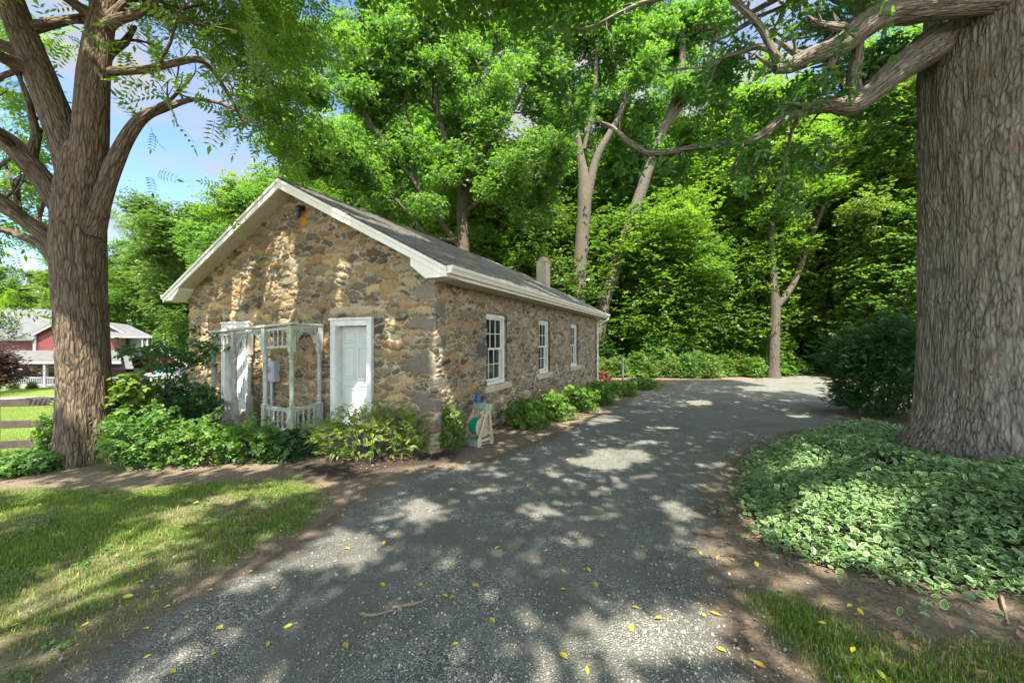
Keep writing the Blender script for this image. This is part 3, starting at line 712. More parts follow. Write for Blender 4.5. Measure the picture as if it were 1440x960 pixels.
b.prism([(LEN, 0.05, -.5), (LEN, WID, -.5), (LEN, WID, 2.9), (LEN, 3.8, 5.05), (LEN, 0.05, 2.9)], (-.3, 0, 0))
b.build('rear_wall', M['stone_back'], house)
for a, c in WINS:
    b = MB(); b.box((a-.09, .19, 1.54), (.18, .32, 2.0)); b.box((c+.09, .19, 1.54), (.18, .32, 2.0)); b.box(((a+c)/2, .19, WZ[1]+.09), (c-a, .32, .18)); b.box(((a+c)/2, .19, WZ[0]-.09), (c-a, .32, .18)); b.build('window_reveal', M['stone_back'], house)
for a, c in DOORS:
    b = MB(); b.box((.19, a-.06, 1.1), (.32, .12, 2.7)); b.box((.19, c+.06, 1.1), (.32, .12, 2.7)); b.box((.19, (a+c)/2, DZ[1]+.08), (.32, c-a, .16)); b.box((.16, (a+c)/2, -.2), (.5, c-a, .5)); b.build('door_reveal', M['stone_back'], house)
b = MB(); b.box((LEN/2, WID/2, 2.2), (LEN-.9, WID-.9, .05)); b.box((.5, WID/2, 1.0), (.05, WID-.9, 2.4)); b.box((LEN/2, .55, 1.2), (LEN-1, .05, 2.4)); b.build('dark_lining', M['black'], house)  # black sheets inside stand in for the dark of the rooms
# roof
def slope(y0, z0, y1, z1):
    n = int(round(abs(y1-y0)/.125)); V = []; F = []
    for i in range(n):
        ya, yb = y0+(y1-y0)*i/n, y0+(y1-y0)*(i+1)/n; za, zb = z0+(z1-z0)*i/n, z0+(z1-z0)*(i+1)/n
        ns = 60; j = RNG.normal(size=ns+1)*.0035
        k = len(V)
        for q in range(ns+1):
            x = -.37+(LEN+.74)*q/ns; w = .012*math.sin(x*.55+y0)+.006*math.sin(x*1.7)
            V += [(x, ya, za+.014+j[q]+w), (x, yb, zb+j[q]*.3+w), (x, ya, za-.012+w)]
        for q in range(ns):
            a = k+q*3; F += [(a, a+3, a+4, a+1), (a+2, a+5, a+3, a)]
    return V, F
b = MB(); b.add(*slope(-.53, 2.965, 3.8, 5.2)); b.add(*slope(WID+.53, 2.935, 3.8, 5.2))
b.prism([(-.36, -.52, 2.955), (-.36, 3.8, 5.185), (-.36, 3.8, 5.12), (-.36, -.52, 2.89)], (LEN+.72, 0, 0)); b.prism([(-.36, WID+.52, 2.925), (-.36, 3.8, 5.185), (-.36, 3.8, 5.12), (-.36, WID+.52, 2.86)], (LEN+.72, 0, 0))
for i in range(44):
    x = -.37+i*(LEN+.74)/44; b.prism([(x, 3.66, 5.142), (x, 3.8, 5.222+.006*(i % 2)), (x, 3.94, 5.15), (x, 3.8, 5.2)], ((LEN+.74)/44-.002, 0, 0))
roof = b.build('roof', M['shingle'], house)
for nm, y0, z0, y1, z1, sgn in (('r', -.5, 2.98, 3.8, 5.2, 1), ('l', WID+.5, 2.95, 3.8, 5.2, -1)):
    for xa in (-.375, LEN+.335):
        b = MB(); b.prism([(xa, y0, z0-.055), (xa, y1, z1-.055), (xa, y1, z1-.235), (xa, y0, z0-.20)], (.04, 0, 0))
        b.prism([(xa-.022, y0-sgn*.01, z0-.035), (xa-.022, y1, z1-.03), (xa-.022, y1, z1-.10), (xa-.022, y0-sgn*.01, z0-.10)], (.019, 0, 0))
        b.build('rake_board', M['cream'], house, .004)
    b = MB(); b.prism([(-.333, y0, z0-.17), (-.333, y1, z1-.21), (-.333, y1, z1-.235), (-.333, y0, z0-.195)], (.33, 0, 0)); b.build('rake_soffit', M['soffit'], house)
    yb = 0.0 if sgn > 0 else WID
    for xa in (-.36, LEN+.0):
        b = MB(); b.prism([(xa, y0+sgn*.004, 2.79), (xa, yb-sgn*.06, 2.79), (xa, yb+sgn*.26, 3.03), (xa, yb+sgn*.26, 3.27), (xa, y0+sgn*.004, 2.90)], (.355, 0, 0)); b.build('eave_return', M['cream'], house, .004)
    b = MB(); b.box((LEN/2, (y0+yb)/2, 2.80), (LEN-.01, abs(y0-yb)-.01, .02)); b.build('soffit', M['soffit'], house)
    b = MB(); b.box((LEN/2, y0+sgn*.012, 2.87), (LEN+.68, .022, .17)); b.build('fascia', M['cream'], house)
    prof = [(0, 2.84), (-.07, 2.84), (-.085, 2.88), (-.12, 2.92), (-.125, 2.965), (-.105, 2.968), (-.10, 2.925), (-.075, 2.87), (-.012, 2.855), (-.010, 2.965), (0, 2.965)]
    b = MB(); b.prism([(-.37, y0+sgn*a-sgn*.002, z_) for a, z_ in prof], (LEN+.74, 0, 0)); b.box((-.368, y0-sgn*.055, 2.905), (.006, .10, .12)); b.build('gutter', M['cream'], house, .002)
b = MB(); b.tube([(LEN+.12, -.56, 2.86), (LEN+.11, -.55, 2.72), (LEN+.0, -.36, 2.60), (LEN-.09, -.13, 2.48), (LEN-.09, -.11, 2.2), (LEN-.09, -.11, .1), (LEN-.09, -.11, -.12), (LEN-.09, -.2, -.2)], .042, 8)
for z_ in (.4, 1.4, 2.3): b.box((LEN-.09, -.075, z_), (.13, .05, .03))
b.build('downspout', M['cream'], house, smooth=True)
b = MB(); cx_, cy_ = 12.1, 2.5; b.box((cx_, cy_, 4.8), (.54, .54, 1.5)); b.box((cx_, cy_, 5.58), (.62, .62, .08))
chim = b.build('chimney', M['chimney'], roof, .02)
b = MB(); b.lathe([(.29, 5.62), (.27, 5.69), (.19, 5.80), (.09, 5.87), (.02, 5.89)], (cx_, cy_, 0), 10); b.build('chimney_cap', M['chimney'], roof)
# doors
for k, (a, c) in enumerate(DOORS):
    m_ = (a+c)/2; w = c-a
    b = MB(); b.box((-.02, a+.065, 1.10), (.10, .13, 2.12)); b.box((-.02, c-.065, 1.10), (.10, .13, 2.12)); b.box((-.02, m_, 2.10), (.10, w-.262, .13))
    b.box((-.065, a+.03, 1.11), (.03, .055, 2.13)); b.box((-.065, c-.03, 1.11), (.03, .055, 2.13)); b.box((-.067, m_, 2.172), (.06, w+.06, .045))
    b.box((.09, a+.118, 1.08), (.115, .02, 2.06)); b.box((.09, c-.118, 1.08), (.115, .02, 2.06)); b.box((.03, m_, .065), (.22, w-.27, .04))
    b.build('door_frame', M['white'], house, .004)
    b = MB(); x0 = .10; dw = w-.262; b.box((x0+.02, m_, 1.06), (.035, dw, 1.95))
    dz0, dz1 = .09, 2.03; st = .105
    rows = [(.30, .82), (.96, 1.60), (1.70, 1.93)]
    for za, zb in rows:
        for s_ in (-1, 1):
            yc = m_+s_*(dw/4-.012); pw_ = dw/2-st*1.15
            for (p, q) in (((yc-pw_/2, za), (yc+pw_/2, za)), ((yc-pw_/2, zb), (yc+pw_/2, zb)), ((yc-pw_/2, za), (yc-pw_/2, zb)), ((yc+pw_/2, za), (yc+pw_/2, zb))):
                b.bar((x0, p[0], p[1]), (x0, q[0], q[1]), .022, .022, (1, 0, 0))
            b.box((x0, yc, (za+zb)/2), (.018, pw_-.09, zb-za-.09))
    d = b.build('door', M['door'], house, .005)
    kb = MB(); yk = m_-dw/2+.07; kb.lathe([(.03, 0), (.03, .008), (.012, .012), (.012, .04), (.028, .05), (.03, .065), (.018, .08)], (x0, yk, .98), 12, (-1, 0, 0)); kb.build('knob', M['brass'], d, smooth=True)
# windows
for (a, c) in WINS:
    m_ = (a+c)/2; w = c-a; z0, z1 = WZ
    b = MB(); yy = .115
    b.box((a+.045, yy, (z0+z1)/2), (.09, .09, z1-z0)); b.box((c-.045, yy, (z0+z1)/2), (.09, .09, z1-z0)); b.box((m_, yy, z1-.045), (w-.181, .09, .09)); b.box((m_, yy-.02, z0+.035), (w-.181, .14, .07))
    fr = b.build('window', M['white'], house, .004)
    for (za, zb, yy) in (((z0+z1)/2-.02, z1-.09, .125), (z0+.07, (z0+z1)/2+.02, .165)):
        b = MB(); l, r = a+.09, c-.09; t = .045
        b.box((l+t/2, yy, (za+zb)/2), (t, .035, zb-za)); b.box((r-t/2, yy, (za+zb)/2), (t, .035, zb-za)); b.box((m_, yy, zb-t/2), (r-l-2*t, .035, t)); b.box((m_, yy, za+t/2), (r-l-2*t, .035, t))
        for i in (1, 2): b.box((l+t+(r-l-2*t)*i/3, yy, (za+zb)/2), (.018, .02, zb-za-2*t))
        b.box((m_, yy, (za+zb)/2), (r-l-2*t, .017, .018))
        b.build('sash', M['white'], fr, .002)
        b = MB(); b.box((m_, yy+.009, (za+zb)/2), (r-l-.03, .004, zb-za-.03)); b.build('pane', M['glass'], fr)
    b = MB(); b.box((m_, -.0, z0-.075), (w+.26, .16, .146)); b.build('window_sill', M['sill'], house, .012)
# lamp, meter
b = MB(); b.lathe([(.06, 0), (.06, .03), (.03, .04)], (-.02, 3.48, 4.60), 12, (-1, 0, 0)); b.box((-.09, 3.48, 4.62), (.10, .05, .04)); b.lathe([(.05, .06), (.075, .03), (.075, -.02), (.062, -.05)], (-.14, 3.48, 4.56), 12); b.lathe([(.05, -.05), (.055, -.13), (.035, -.18), (.01, -.19)], (-.14, 3.48, 4.56), 12)
b.build('gable_lamp', M['black'], house, smooth=True)
b = MB(); b.box((-.11, 4.42, 1.05), (.15, .34, .46)); b.box((-.193, 4.42, 1.05), (.014, .30, .42)); b.lathe([(.085, 0), (.085, .05), (.075, .07), (.03, .08)], (-.20, 4.45, 1.10), 16, (-1, 0, 0))
mb_ = b.build('meter_box', M['meter'], house, .006)
b = MB(); b.tube([(-.10, 4.45, .84), (-.10, 4.45, .3), (-.10, 4.45, -.3)], .032, 10); b.box((-.06, 4.45, .35), (.06, .11, .03)); b.build('conduit', M['meter'], mb_, smooth=True)

# ------------------------------------------------------------------ old porch frame standing against the gable
porch = empty('porch_frame', (CX, CY, 0), 'weathered pale green wooden porch frame with turned posts and spindles between the two doors', 'porch frame', None, HA)
def topz(y): return 2.03-.05*(y-2.85)
PD = -.72
def post(x, y, m_, lean=0):
    T = topz(y); b = MB(); g = -.32; s_ = .052
    def sq(za, zb, w=s_): b.prism([(x-w, y-w, za), (x+w, y-w, za), (x+w, y+w, za), (x-w, y+w, za)], (0, 0, zb-za))
    sq(g, .46); sq(T-.50, T)
    b.lathe([(.060, .46), (.040, .485), (.058, .505), (.058, .53), (.042, .545), (.056, .57), (.056, .60), (.040, .63), (.047, .70), (.054, .95), (.050, T-.95), (.042, T-.72), (.058, T-.70), (.058, T-.675), (.042, T-.66), (.058, T-.635), (.058, T-.60), (.042, T-.58), (.060, T-.53), (.060, T-.50)], (x, y, 0), 14)
    b.V = [(x+(vx-x)*.86, y+(vy-y)*.86, vz) if .462 < vz < T-.502 else (vx, vy, vz) for vx, vy, vz in b.V]
    return b.build('post', m_, porch, smooth=True)
for x, y, m_ in ((PD, 2.85, 'mossy'), (PD, 3.67, 'worn_paint'), (PD, 4.72, 'worn_grey'), (PD, 5.52, 'worn_paint'), (-.12, 2.85, 'worn_grey'), (-.13, 5.22, 'worn_paint')): post(x, y, M[m_])
b = MB()
def beam(p, q, w=.09, h=.07): b.bar(p, q, w, h)
beam((PD, 2.76, topz(2.76)+.036), (PD, 5.62, topz(5.62)+.036), .13, .05); b.build('top_beam', M['worn_paint'], porch, .004)
for y in (2.85, 5.3):
    b = MB(); ya = 5.52 if y > 5 else y; b.bar((PD+.07, ya, topz(ya)-.03), (-.13, y, topz(y)-.03), .07, .06); b.bar((PD+.05, ya, topz(ya)+.03), (-.05, y, topz(y)+.03), .12, .045); b.build('side_beam', M['worn_paint'], porch, .004)
def spind(b, p, z0, z1, r=.019):
    L = z1-z0; b.lathe([(r*.9, 0), (r*.9, L*.14), (r*.5, L*.18), (r*1.1, L*.34), (r*1.25, L*.42), (r*.65, L*.58), (r*.5, L*.76), (r*.9, L*.84), (r*.9, L)], (p[0], p[1], z0), 8)
def panel(p, q, za, zb, n, name, drop=True):
    p, q = np.array(p, float), np.array(q, float); L = np.linalg.norm(q-p); e = (q-p)/L; p2, q2 = p+e*.064, q-e*.064
    b = MB()
    b.bar((*p2, zb(p2)), (*q2, zb(q2)), .055, .05)
    if name == 'balustrade': b.bar((*p2, zb(p2)+.034), (*q2, zb(q2)+.034), .085, .02)
    o = b.build(name, M['worn_paint'], porch, .003)
    MB().bar((*p2, za(p2)), (*q2, za(q2)), .05, .045).build('bottom_rail', M['worn_paint'], o, .003)
    for i in range(n):
        c = p2+(q2-p2)*(i+.5)/n; sb = MB(); spind(sb, c, za(c)+.022, zb(c)-.025, .019 if name == 'frieze' else .026); sb.build('spindle' if name == 'frieze' else 'baluster', M['worn_paint'], o, smooth=True)
tz = lambda c: topz(c[1])-.05
for p, q in (((PD, 2.85), (PD, 3.67)), ((PD, 4.72), (PD, 5.52))):
    panel(p, q, lambda c: topz(c[1])-.40, tz, 5, 'frieze'); panel(p, q, lambda c: .0, lambda c: .38, 5, 'balustrade')
panel((PD, 2.85), (-.12, 2.85), lambda c: .02+.02*c[0], lambda c: .40+.02*c[0], 4, 'balustrade')
def bracket(p, e, z, sz=.40):
    """sawn fretwork quarter bracket in the plane of e"""
    p = np.array(p, float); e = np.array(e, float); b = MB(); n = np.array([-e[1], e[0], 0])*.022
    def P(u, v): return (p[0]+e[0]*u-n[0]/2, p[1]+e[1]*u-n[1]/2, z-v)
    out_ = [P(0, 0)]+[P(sz*(1-.02), 0)]
    for i in range(15):
        a = math.pi/2*i/14; r = sz*.86+(.035 if i % 2 else 0)*sz/.4
        out_.append(P(sz-r*math.sin(a)*.92, sz*1.08-r*math.cos(a)))
    for i in range(0, len(out_)-2):
        if i == 0: continue
        b.prism([out_[0], out_[i], out_[i+1]], n) if False else None
    # ribs of the fretwork: rim, two bars and three scroll rings
    for i in range(2, 16): b.bar(out_[i], out_[i+1], .022, .045)
    b.bar(P(.0, .02), P(sz, .02), .022, .04); b.bar(P(.02, 0), P(.02, sz*1.08), .022, .04)
    for u, v, r in ((.09, .09, .05), (.21, .07, .035), (.07, .21, .035), (.29, .055, .02), (.055, .29, .02)):
        u, v, r = u*sz/.4, v*sz/.4, r*sz/.4
        q = [P(u+r*math.cos(t), v+r*math.sin(t)) for t in np.linspace(0, 2*math.pi, 11)]
        for i in range(10): b.bar(q[i], q[i+1], .02, .018)
    return b.build('bracket', M['worn_paint'], porch)
bracket((PD, 3.735), (0, 1), topz(3.7)-.01); bracket((PD, 4.655), (0, -1), topz(4.7)-.01)
bracket((PD+.065, 2.85), (1, 0), topz(2.85)-.06, .24); bracket((-.185, 2.85), (-1, 0), topz(2.85)-.06, .26)
bracket((-.2, 5.33), (-1, .3), topz(5.3)-.06, .26)

# ------------------------------------------------------------------ hose reel, small fittings
g = gp(664, 627); hr = empty('hose_reel_cart', (g[0], g[1], float(ground_z(g[0:1], g[1:2])[0])), 'beige hose reel cart wound with green hose standing at the corner of the stone wall', 'hose reel', None, HA-.25); hr.scale = (.82, .82, .82)
# local x away from viewer along wall, y to the left; the cart faces -x / +-y
def side_frame(y):
    b = MB()
    out_ = [(-.02, 0), (.06, 0), (.10, .09), (.22, .12), (.34, .09), (.38, 0), (.46, 0), (.46, .16), (.40, .20), (.26, .62), (.22, .80), (.14, .84), (.12, .76), (.16, .60), (.10, .42), (.12, .38), (.20, .50), (.30, .22), (.10, .20), (-.02, .14)]
    # outer slanted leg, base skirt and inner strut as separate closed outlines in one plate
    for pl in ([(-.05, 0), (.05, 0), (.09, .10), (.05, .16), (.34, .82), (.27, .86), (-.05, .14)], [(.05, .10), (.42, .10), (.42, .17), (.05, .17)], [(.36, 0), (.47, 0), (.47, .17), (.36, .17)], [(.40, .15), (.46, .15), (.36, .84), (.29, .84)]):
        b.prism([(u, y-.018, v) for u, v in pl], (0, .036, 0))
    return b.build('side_frame', M['beige'], hr, .008)
side_frame(.22); side_frame(-.22)
b = MB(); b.prism([(-.07, -.20, .01), (.06, -.20, .01), (.08, -.20, .17), (-.08, -.20, .15)], (0, .40, 0)); b.box((.18, 0, .03), (.40, .40, .03)); b.build('base_tray', M['greygreen'], hr, .01)
b = MB(); b.prism([(.22, -.24, .80), (.42, -.24, .80), (.44, -.24, .92), (.27, -.24, .96)], (0, .48, 0)); b.build('tool_tray', M['greygreen'], hr, .015)
sp = MB()
for y in (-.16, .16): sp.lathe([(.05, -.012), (.235, -.012), (.245, 0), (.235, .012), (.05, .012)], (.20, y, .42), 28, (0, 1, 0))
sp.lathe([(.07, -.16), (.07, .16)], (.20, 0, .42), 16, (0, 1, 0)); spool = sp.build('spool', M['beige'], hr, smooth=True)
pts = []
for i in range(15*20):
    t_ = i/20; L = int(t_//7.5); r = .155+.026*L; pts.append((.20+r*math.cos(t_*2*math.pi), -.13+.26*((t_ % 7.5)/7.5 if L % 2 == 0 else 1-(t_ % 7.5)/7.5), .42+r*math.sin(t_*2*math.pi)))
MB().tube(pts, .014, 6).build('hose', M['hose'], hr, smooth=True)
MB().tube([(.20, -.23, .42), (.20, -.30, .42), (.30, -.31, .50), (.30, -.40, .50)], .012, 6).build('crank', M['beige'], hr, smooth=True)
w = hw(.98, -.30); b = MB(); gz = float(zg(w[0], w[1])); b.tube([(0, 0, -.05), (0, 0, .3), (0, 0, .72)], .022, 8)
tap = empty('water_tap', (w[0], w[1], gz), 'small blue topped water tap on a grey standpipe behind the hose reel', 'tap')
b.build('standpipe', M['steel'], tap, smooth=True)
b = MB(); b.lathe([(.03, .70), (.055, .74), (.075, .78), (.075, .82), (.05, .86), (.045, .92), (.02, .97)], (0, 0, 0), 10); b.box((.0, -.08, .78), (.05, .10, .06)); b.build('tap_head', M['blue'], tap, smooth=True)
w = hw(LEN+1.2, -1.4); g = gp(876, 536)
mp_ = empty('marker_post', (g[0], g[1], g[2]), 'thin grey metal post among green plants beyond the far corner of the stone building', 'post')
b = MB(); b.box((0, 0, .55), (.07, .07, 1.1)); b.box((0, 0, 1.12), (.10, .10, .05)); b.build('shaft', M['steel'], mp_, .006)
bp = None; r_ = random.Random(4)
w = hw(LEN+.35, -.35); b = MB(); gz = float(zg(w[0], w[1]))
for i in range(26):
    k = i//9; b.box((w[0]+r_.uniform(-.28, .28)*(1-.25*k), w[1]+r_.uniform(-.25, .25)*(1-.25*k), gz+.05+.17*k+r_.uniform(0, .06)), (.26, .14, .11), Matrix.Rotation(r_.uniform(0, 3), 3, 'Z') @ Matrix.Rotation(r_.uniform(-.5, .5), 3, 'X'))
tag(b.build('brick_pile', M['brick'], None, .012), 'small heap of orange red bricks at the far corner of the stone building', 'brick pile')

# ------------------------------------------------------------------ rail fence on the left
fp = [np.array([-12.4, 6.75]), np.array([-9.9, 7.15]), np.array([-7.5, 7.65])]
fence = empty('rail_fence', (fp[1][0], fp[1][1], float(zg(*fp[1]))), 'weathered three rail wooden fence behind the trunk at the left edge', 'fence')
off = np.array([fp[1][0], fp[1][1], float(zg(*fp[1]))])
for p in fp:
    b = MB(); g_ = float(zg(*p)); b.box(np.array([p[0], p[1]+.06, g_+.55])-off, (.11, .11, 1.4)); b.build('fence_post', M['fence_wood'], fence, .01)
for i in range(len(fp)-1):
    p, q = fp[i], fp[i+1]
    for h in (.19, .57, .98):
        b = MB(); zp, zq = -.43, -.43
        b.bar(np.array([*p, zp+h])-off, np.array([*q, zq+h])-off, .035, .145); b.build('fence_rail', M['fence_wood'], fence, .006)

# ------------------------------------------------------------------ red farmhouse down the slope
HY = 39.
hc = at(90, 545, HY); hz = float(zg(hc[0], HY))
rh = empty('red_farmhouse', (hc[0], HY, hz), 'distant red sided farmhouse with grey roofs and a white railed porch', 'house')
def hl(px, py, Y): p = at(px, py, Y); return (p[0]-hc[0], p[1]-HY, p[2]-hz)
def flat(b, P, Y, th=.15):
    b.prism([hl(px, py, Y) for px, py in P][::1], (0, th, 0))
def slab(b, A, th=.12):
    b.prism([hl(*a) for a in A], (0, 0, th))
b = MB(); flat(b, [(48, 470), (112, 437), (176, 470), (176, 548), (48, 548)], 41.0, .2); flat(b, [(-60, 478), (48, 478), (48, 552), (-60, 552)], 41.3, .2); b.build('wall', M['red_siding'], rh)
b = MB(); slab(b, [(-60, 479, 40.6), (46, 479, 40.6), (104, 436, 47), (-60, 436, 47)]); b.build('roof', M['roof_grey'], rh)
b = MB(); slab(b, [(44, 470, 40.6), (112, 434, 40.6), (112, 437, 46), (60, 455, 46)]); slab(b, [(112, 434, 40.6), (180, 470, 40.6), (180, 470, 46), (112, 437, 46)])
slab(b, [(150, 474, 39.6), (214, 474, 39.6), (180, 458, 43), (150, 454, 43)]); slab(b, [(-40, 508, 38.2), (170, 508, 38.2), (170, 494, 40.9), (-40, 494, 40.9)]); slab(b, [(152, 519, 38.9), (188, 519, 38.9), (178, 489, 42), (152, 489, 42)]); b.build('roof', M['roof_grey'], rh)
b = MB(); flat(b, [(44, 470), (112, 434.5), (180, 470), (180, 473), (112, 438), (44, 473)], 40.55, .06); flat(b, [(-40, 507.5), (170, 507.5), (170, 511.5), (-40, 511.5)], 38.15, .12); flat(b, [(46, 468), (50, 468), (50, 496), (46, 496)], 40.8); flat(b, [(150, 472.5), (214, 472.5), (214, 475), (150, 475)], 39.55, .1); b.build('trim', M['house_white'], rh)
b = MB(); flat(b, [(150, 475), (198, 475), (198, 500), (150, 500)], 41.6, .2); b.build('upper_wall', M['house_white'], rh)
for px in (200, 207): b = MB(); flat(b, [(px-1.1, 475), (px+1.1, 475), (px+1.1, 495), (px-1.1, 495)], 39.7, .16); b.build('upper_post', M['house_white'], rh)
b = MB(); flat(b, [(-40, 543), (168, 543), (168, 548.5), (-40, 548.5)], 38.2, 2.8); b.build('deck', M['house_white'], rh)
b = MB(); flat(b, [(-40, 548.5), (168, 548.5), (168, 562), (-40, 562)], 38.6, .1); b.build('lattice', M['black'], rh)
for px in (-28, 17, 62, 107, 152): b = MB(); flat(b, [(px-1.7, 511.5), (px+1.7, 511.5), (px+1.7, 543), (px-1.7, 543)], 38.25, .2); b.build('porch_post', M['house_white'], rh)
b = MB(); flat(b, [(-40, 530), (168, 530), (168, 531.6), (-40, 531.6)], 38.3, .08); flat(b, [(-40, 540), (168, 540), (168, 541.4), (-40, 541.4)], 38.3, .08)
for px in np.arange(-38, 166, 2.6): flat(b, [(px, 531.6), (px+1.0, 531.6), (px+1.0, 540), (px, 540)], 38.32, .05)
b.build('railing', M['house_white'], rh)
for px, w_, y0, y1 in ((30, 5, 515, 540), (48, 7, 516, 542), (72, 8, 516, 533), (5, 8, 516, 535), (90, 6, 455, 472), (128, 8, 516, 534)):
    b = MB(); flat(b, [(px-w_/2-.8, y0-.8), (px+w_/2+.8, y0-.8), (px+w_/2+.8, y1+.8), (px-w_/2-.8, y1+.8)], 40.85, .14); f_ = b.build('window', M['house_white'], rh)
    b = MB(); flat(b, [(px-w_/2, y0), (px+w_/2, y0), (px+w_/2, y1), (px-w_/2, y1)], 40.82, .02); b.build('pane', M['glass'], f_)
GY2 = 43.; gc2 = at(218, 545, GY2); gz = float(zg(gc2[0], GY2))
ga = empty('red_garage', (gc2[0], GY2, gz), 'red gabled garage with white garage doors right of the distant farmhouse', 'garage')
def flat2(b, P, Y, th=.15):
    b.prism([tuple(at(px, py, Y)-np.array([gc2[0], GY2, gz])) for px, py in P], (0, th, 0))
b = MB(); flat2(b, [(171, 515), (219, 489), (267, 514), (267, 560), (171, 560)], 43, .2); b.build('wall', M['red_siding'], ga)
b = MB(); b.prism([tuple(at(px, py, Y)-np.array([gc2[0], GY2, gz])) for px, py, Y in ((167, 517, 42.6), (219, 487, 42.6), (219, 489, 48), (180, 508, 48))], (0, 0, .14)); b.prism([tuple(at(px, py, Y)-np.array([gc2[0], GY2, gz])) for px, py, Y in ((219, 487, 42.6), (271, 516, 42.6), (271, 514, 48), (219, 489, 48))], (0, 0, .14)); b.build('roof', M['roof_grey'], ga)
b = MB(); flat2(b, [(168, 516), (219, 487.5), (270, 516), (270, 519), (219, 490.5), (168, 519)], 42.6, .06); flat2(b, [(168, 516), (172, 516), (172, 562), (168, 562)], 42.8); flat2(b, [(264, 516), (268, 516), (268, 562), (264, 562)], 42.8); flat2(b, [(172, 525), (264, 525), (264, 528), (172, 528)], 42.8, .15); b.build('trim', M['house_white'], ga)
for px in (186, 209, 246):
    b = MB(); w_ = 9 if px < 230 else 15; flat2(b, [(px-w_, 528.2), (px+w_, 528.2), (px+w_, 561), (px-w_, 561)], 42.86, .08); d_ = b.build('garage_door', M['house_white'], ga)
    b = MB(); flat2(b, [(px-w_+2, 531), (px+w_-2, 531), (px+w_-2, 536), (px-w_+2, 536)], 42.84, .015); b.build('door_window', M['teal_glass'], d_)
g_ = at(241, 540, 38.5); cz = float(zg(g_[0], 38.5))
car = empty('parked_car', (g_[0], 38.5, cz), 'pale car with blue tinted windows parked before the red garage', 'car')
prof = [(-2.1, .35), (-2.15, .75), (-1.75, .95), (-1.2, 1.0), (-.75, 1.48), (.95, 1.5), (1.6, 1.02), (2.05, .95), (2.15, .6), (2.1, .35)]
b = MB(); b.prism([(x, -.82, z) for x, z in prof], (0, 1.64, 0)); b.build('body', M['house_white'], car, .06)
b = MB(); b.prism([(-1.0, -.835, 1.02), (-.68, -.835, 1.42), (.9, -.835, 1.43), (1.35, -.835, 1.03)], (0, 1.67, 0)); b.build('side_window', M['teal_glass'], car)
for x in (-1.3, 1.3):
    for y in (-.80, .80):
        b = MB(); b.lathe([(.20, -.1), (.32, -.1), (.34, 0), (.32, .1), (.20, .1)], (x, y, .33), 16, (0, 1, 0)); w_ = b.build('wheel', M['rubber'], car); b = MB(); b.lathe([(.05, -.105), (.20, -.105), (.20, .105), (.05, .105)], (x, y, .33), 12, (0, 1, 0)); b.build('rim', M['steel'], w_)

# ------------------------------------------------------------------ added shade canopy: unseen sprays set along sun rays to shade chosen targets
def shade_cloud(n, seed):
    rng = np.random.default_rng(seed)
    m = int(n*.68); q_ = int(n*.09); x = rng.uniform(-8.5, 11, m); y = rng.uniform(-1.5, 19, m); z = zg(x, y)
    k = n-m-2*q_; yy = rng.uniform(-.8, WID+.6, k); zz = rng.uniform(-.2, 5.2, k); T2 = np.stack([CX+DU[0]*yy, CY+DU[1]*yy, zz], 1)
    To = np.stack([rng.uniform(5.7, 7.5, q_), np.full(q_, 4.4), rng.uniform(0, 7, q_)], 1); Tr = np.stack([rng.uniform(-1.3, .0, q_), rng.uniform(6.5, 18, q_), rng.uniform(0, 3, q_)], 1)
    w_ = rng.uniform(0, LEN, q_); Tr[:, :2] = np.array([CX, CY])+w_[:, None]*DV+(rng.random(q_)*4.2)[:, None]*DU; Tr[:, 2] = np.where(rng.random(q_) < .5, Tr[:, 2], 4.)
    k3 = q_//3; To[:k3] = np.stack([rng.uniform(-7.6, -6.3, k3), np.full(k3, 5.8), rng.uniform(1.2, 6.5, k3)], 1)
    T = np.vstack([np.stack([x, y, z], 1), T2, To, Tr]); far = sstep(9, 17, T[:, 1])
    Hh = np.maximum(rng.uniform(8.6, 11.0, n), (1.75+.9*T[:, 1])/1.486+.6+1.5*rng.random(n))
    C = T+SUN*((Hh-T[:, 2])/SUN[2])[:, None]
    k = fbm(C*np.array([.8, .8, .5]), 77, 3) > -.5
    return C[k]
SHADE = shade_cloud(46000, 5); SHADE = SHADE[~lets_sun(SHADE)]
TR = {'walnut': np.array([-7.0, 6.25]), 'oak': np.array([6.6, 5.0]), 'rear': np.array([-2.4, -6.5])}
dist = np.stack([np.hypot(*(SHADE[:, :2]-TR[k]).T)*w for k, w in (('walnut', 1.), ('oak', .95), ('rear', 1.05))], 1).argmin(1)
DVN = float(np.linalg.norm(DV))
def shade_mesh(i, name, m, seed):
    C = SHADE[dist == i]; rng = np.random.default_rng(seed); F = frames(len(C), rng, 1.0, .45)
    V, Q, r = stamp(*SPRAY, C, .17*rng.uniform(.8, 1.25, len(C)), F, rng); return V, Q, r
def merge(name, m, parts):
    V = []; Q = []; R = []; b = 0
    for v, q, r in parts:
        q = np.asarray(q); V.append(v); Q.append(q+b); R.append(r); b += len(v)
    return mesh_np(name, np.vstack(V), np.vstack(Q), m, {'rnd': np.concatenate(R)})
def fol(t, tmpl, C, size, up=.9, spread=.55, head=None, droop=0, sun=True):
    F = frames(len(C), t.rng, up, spread, head, droop)
    if sun:
        k = ~lets_sun(C)
        if tmpl is PIN: k &= ~lets_sun(C+F[0]*size*.55) & ~lets_sun(C+F[0]*size*1.1)
        C = C[k]; F = tuple(f[k] for f in F)
    return stamp(tmpl[0], tmpl[1], C, size*t.rng.uniform(.65, 1.2, len(C)), F, t.rng)
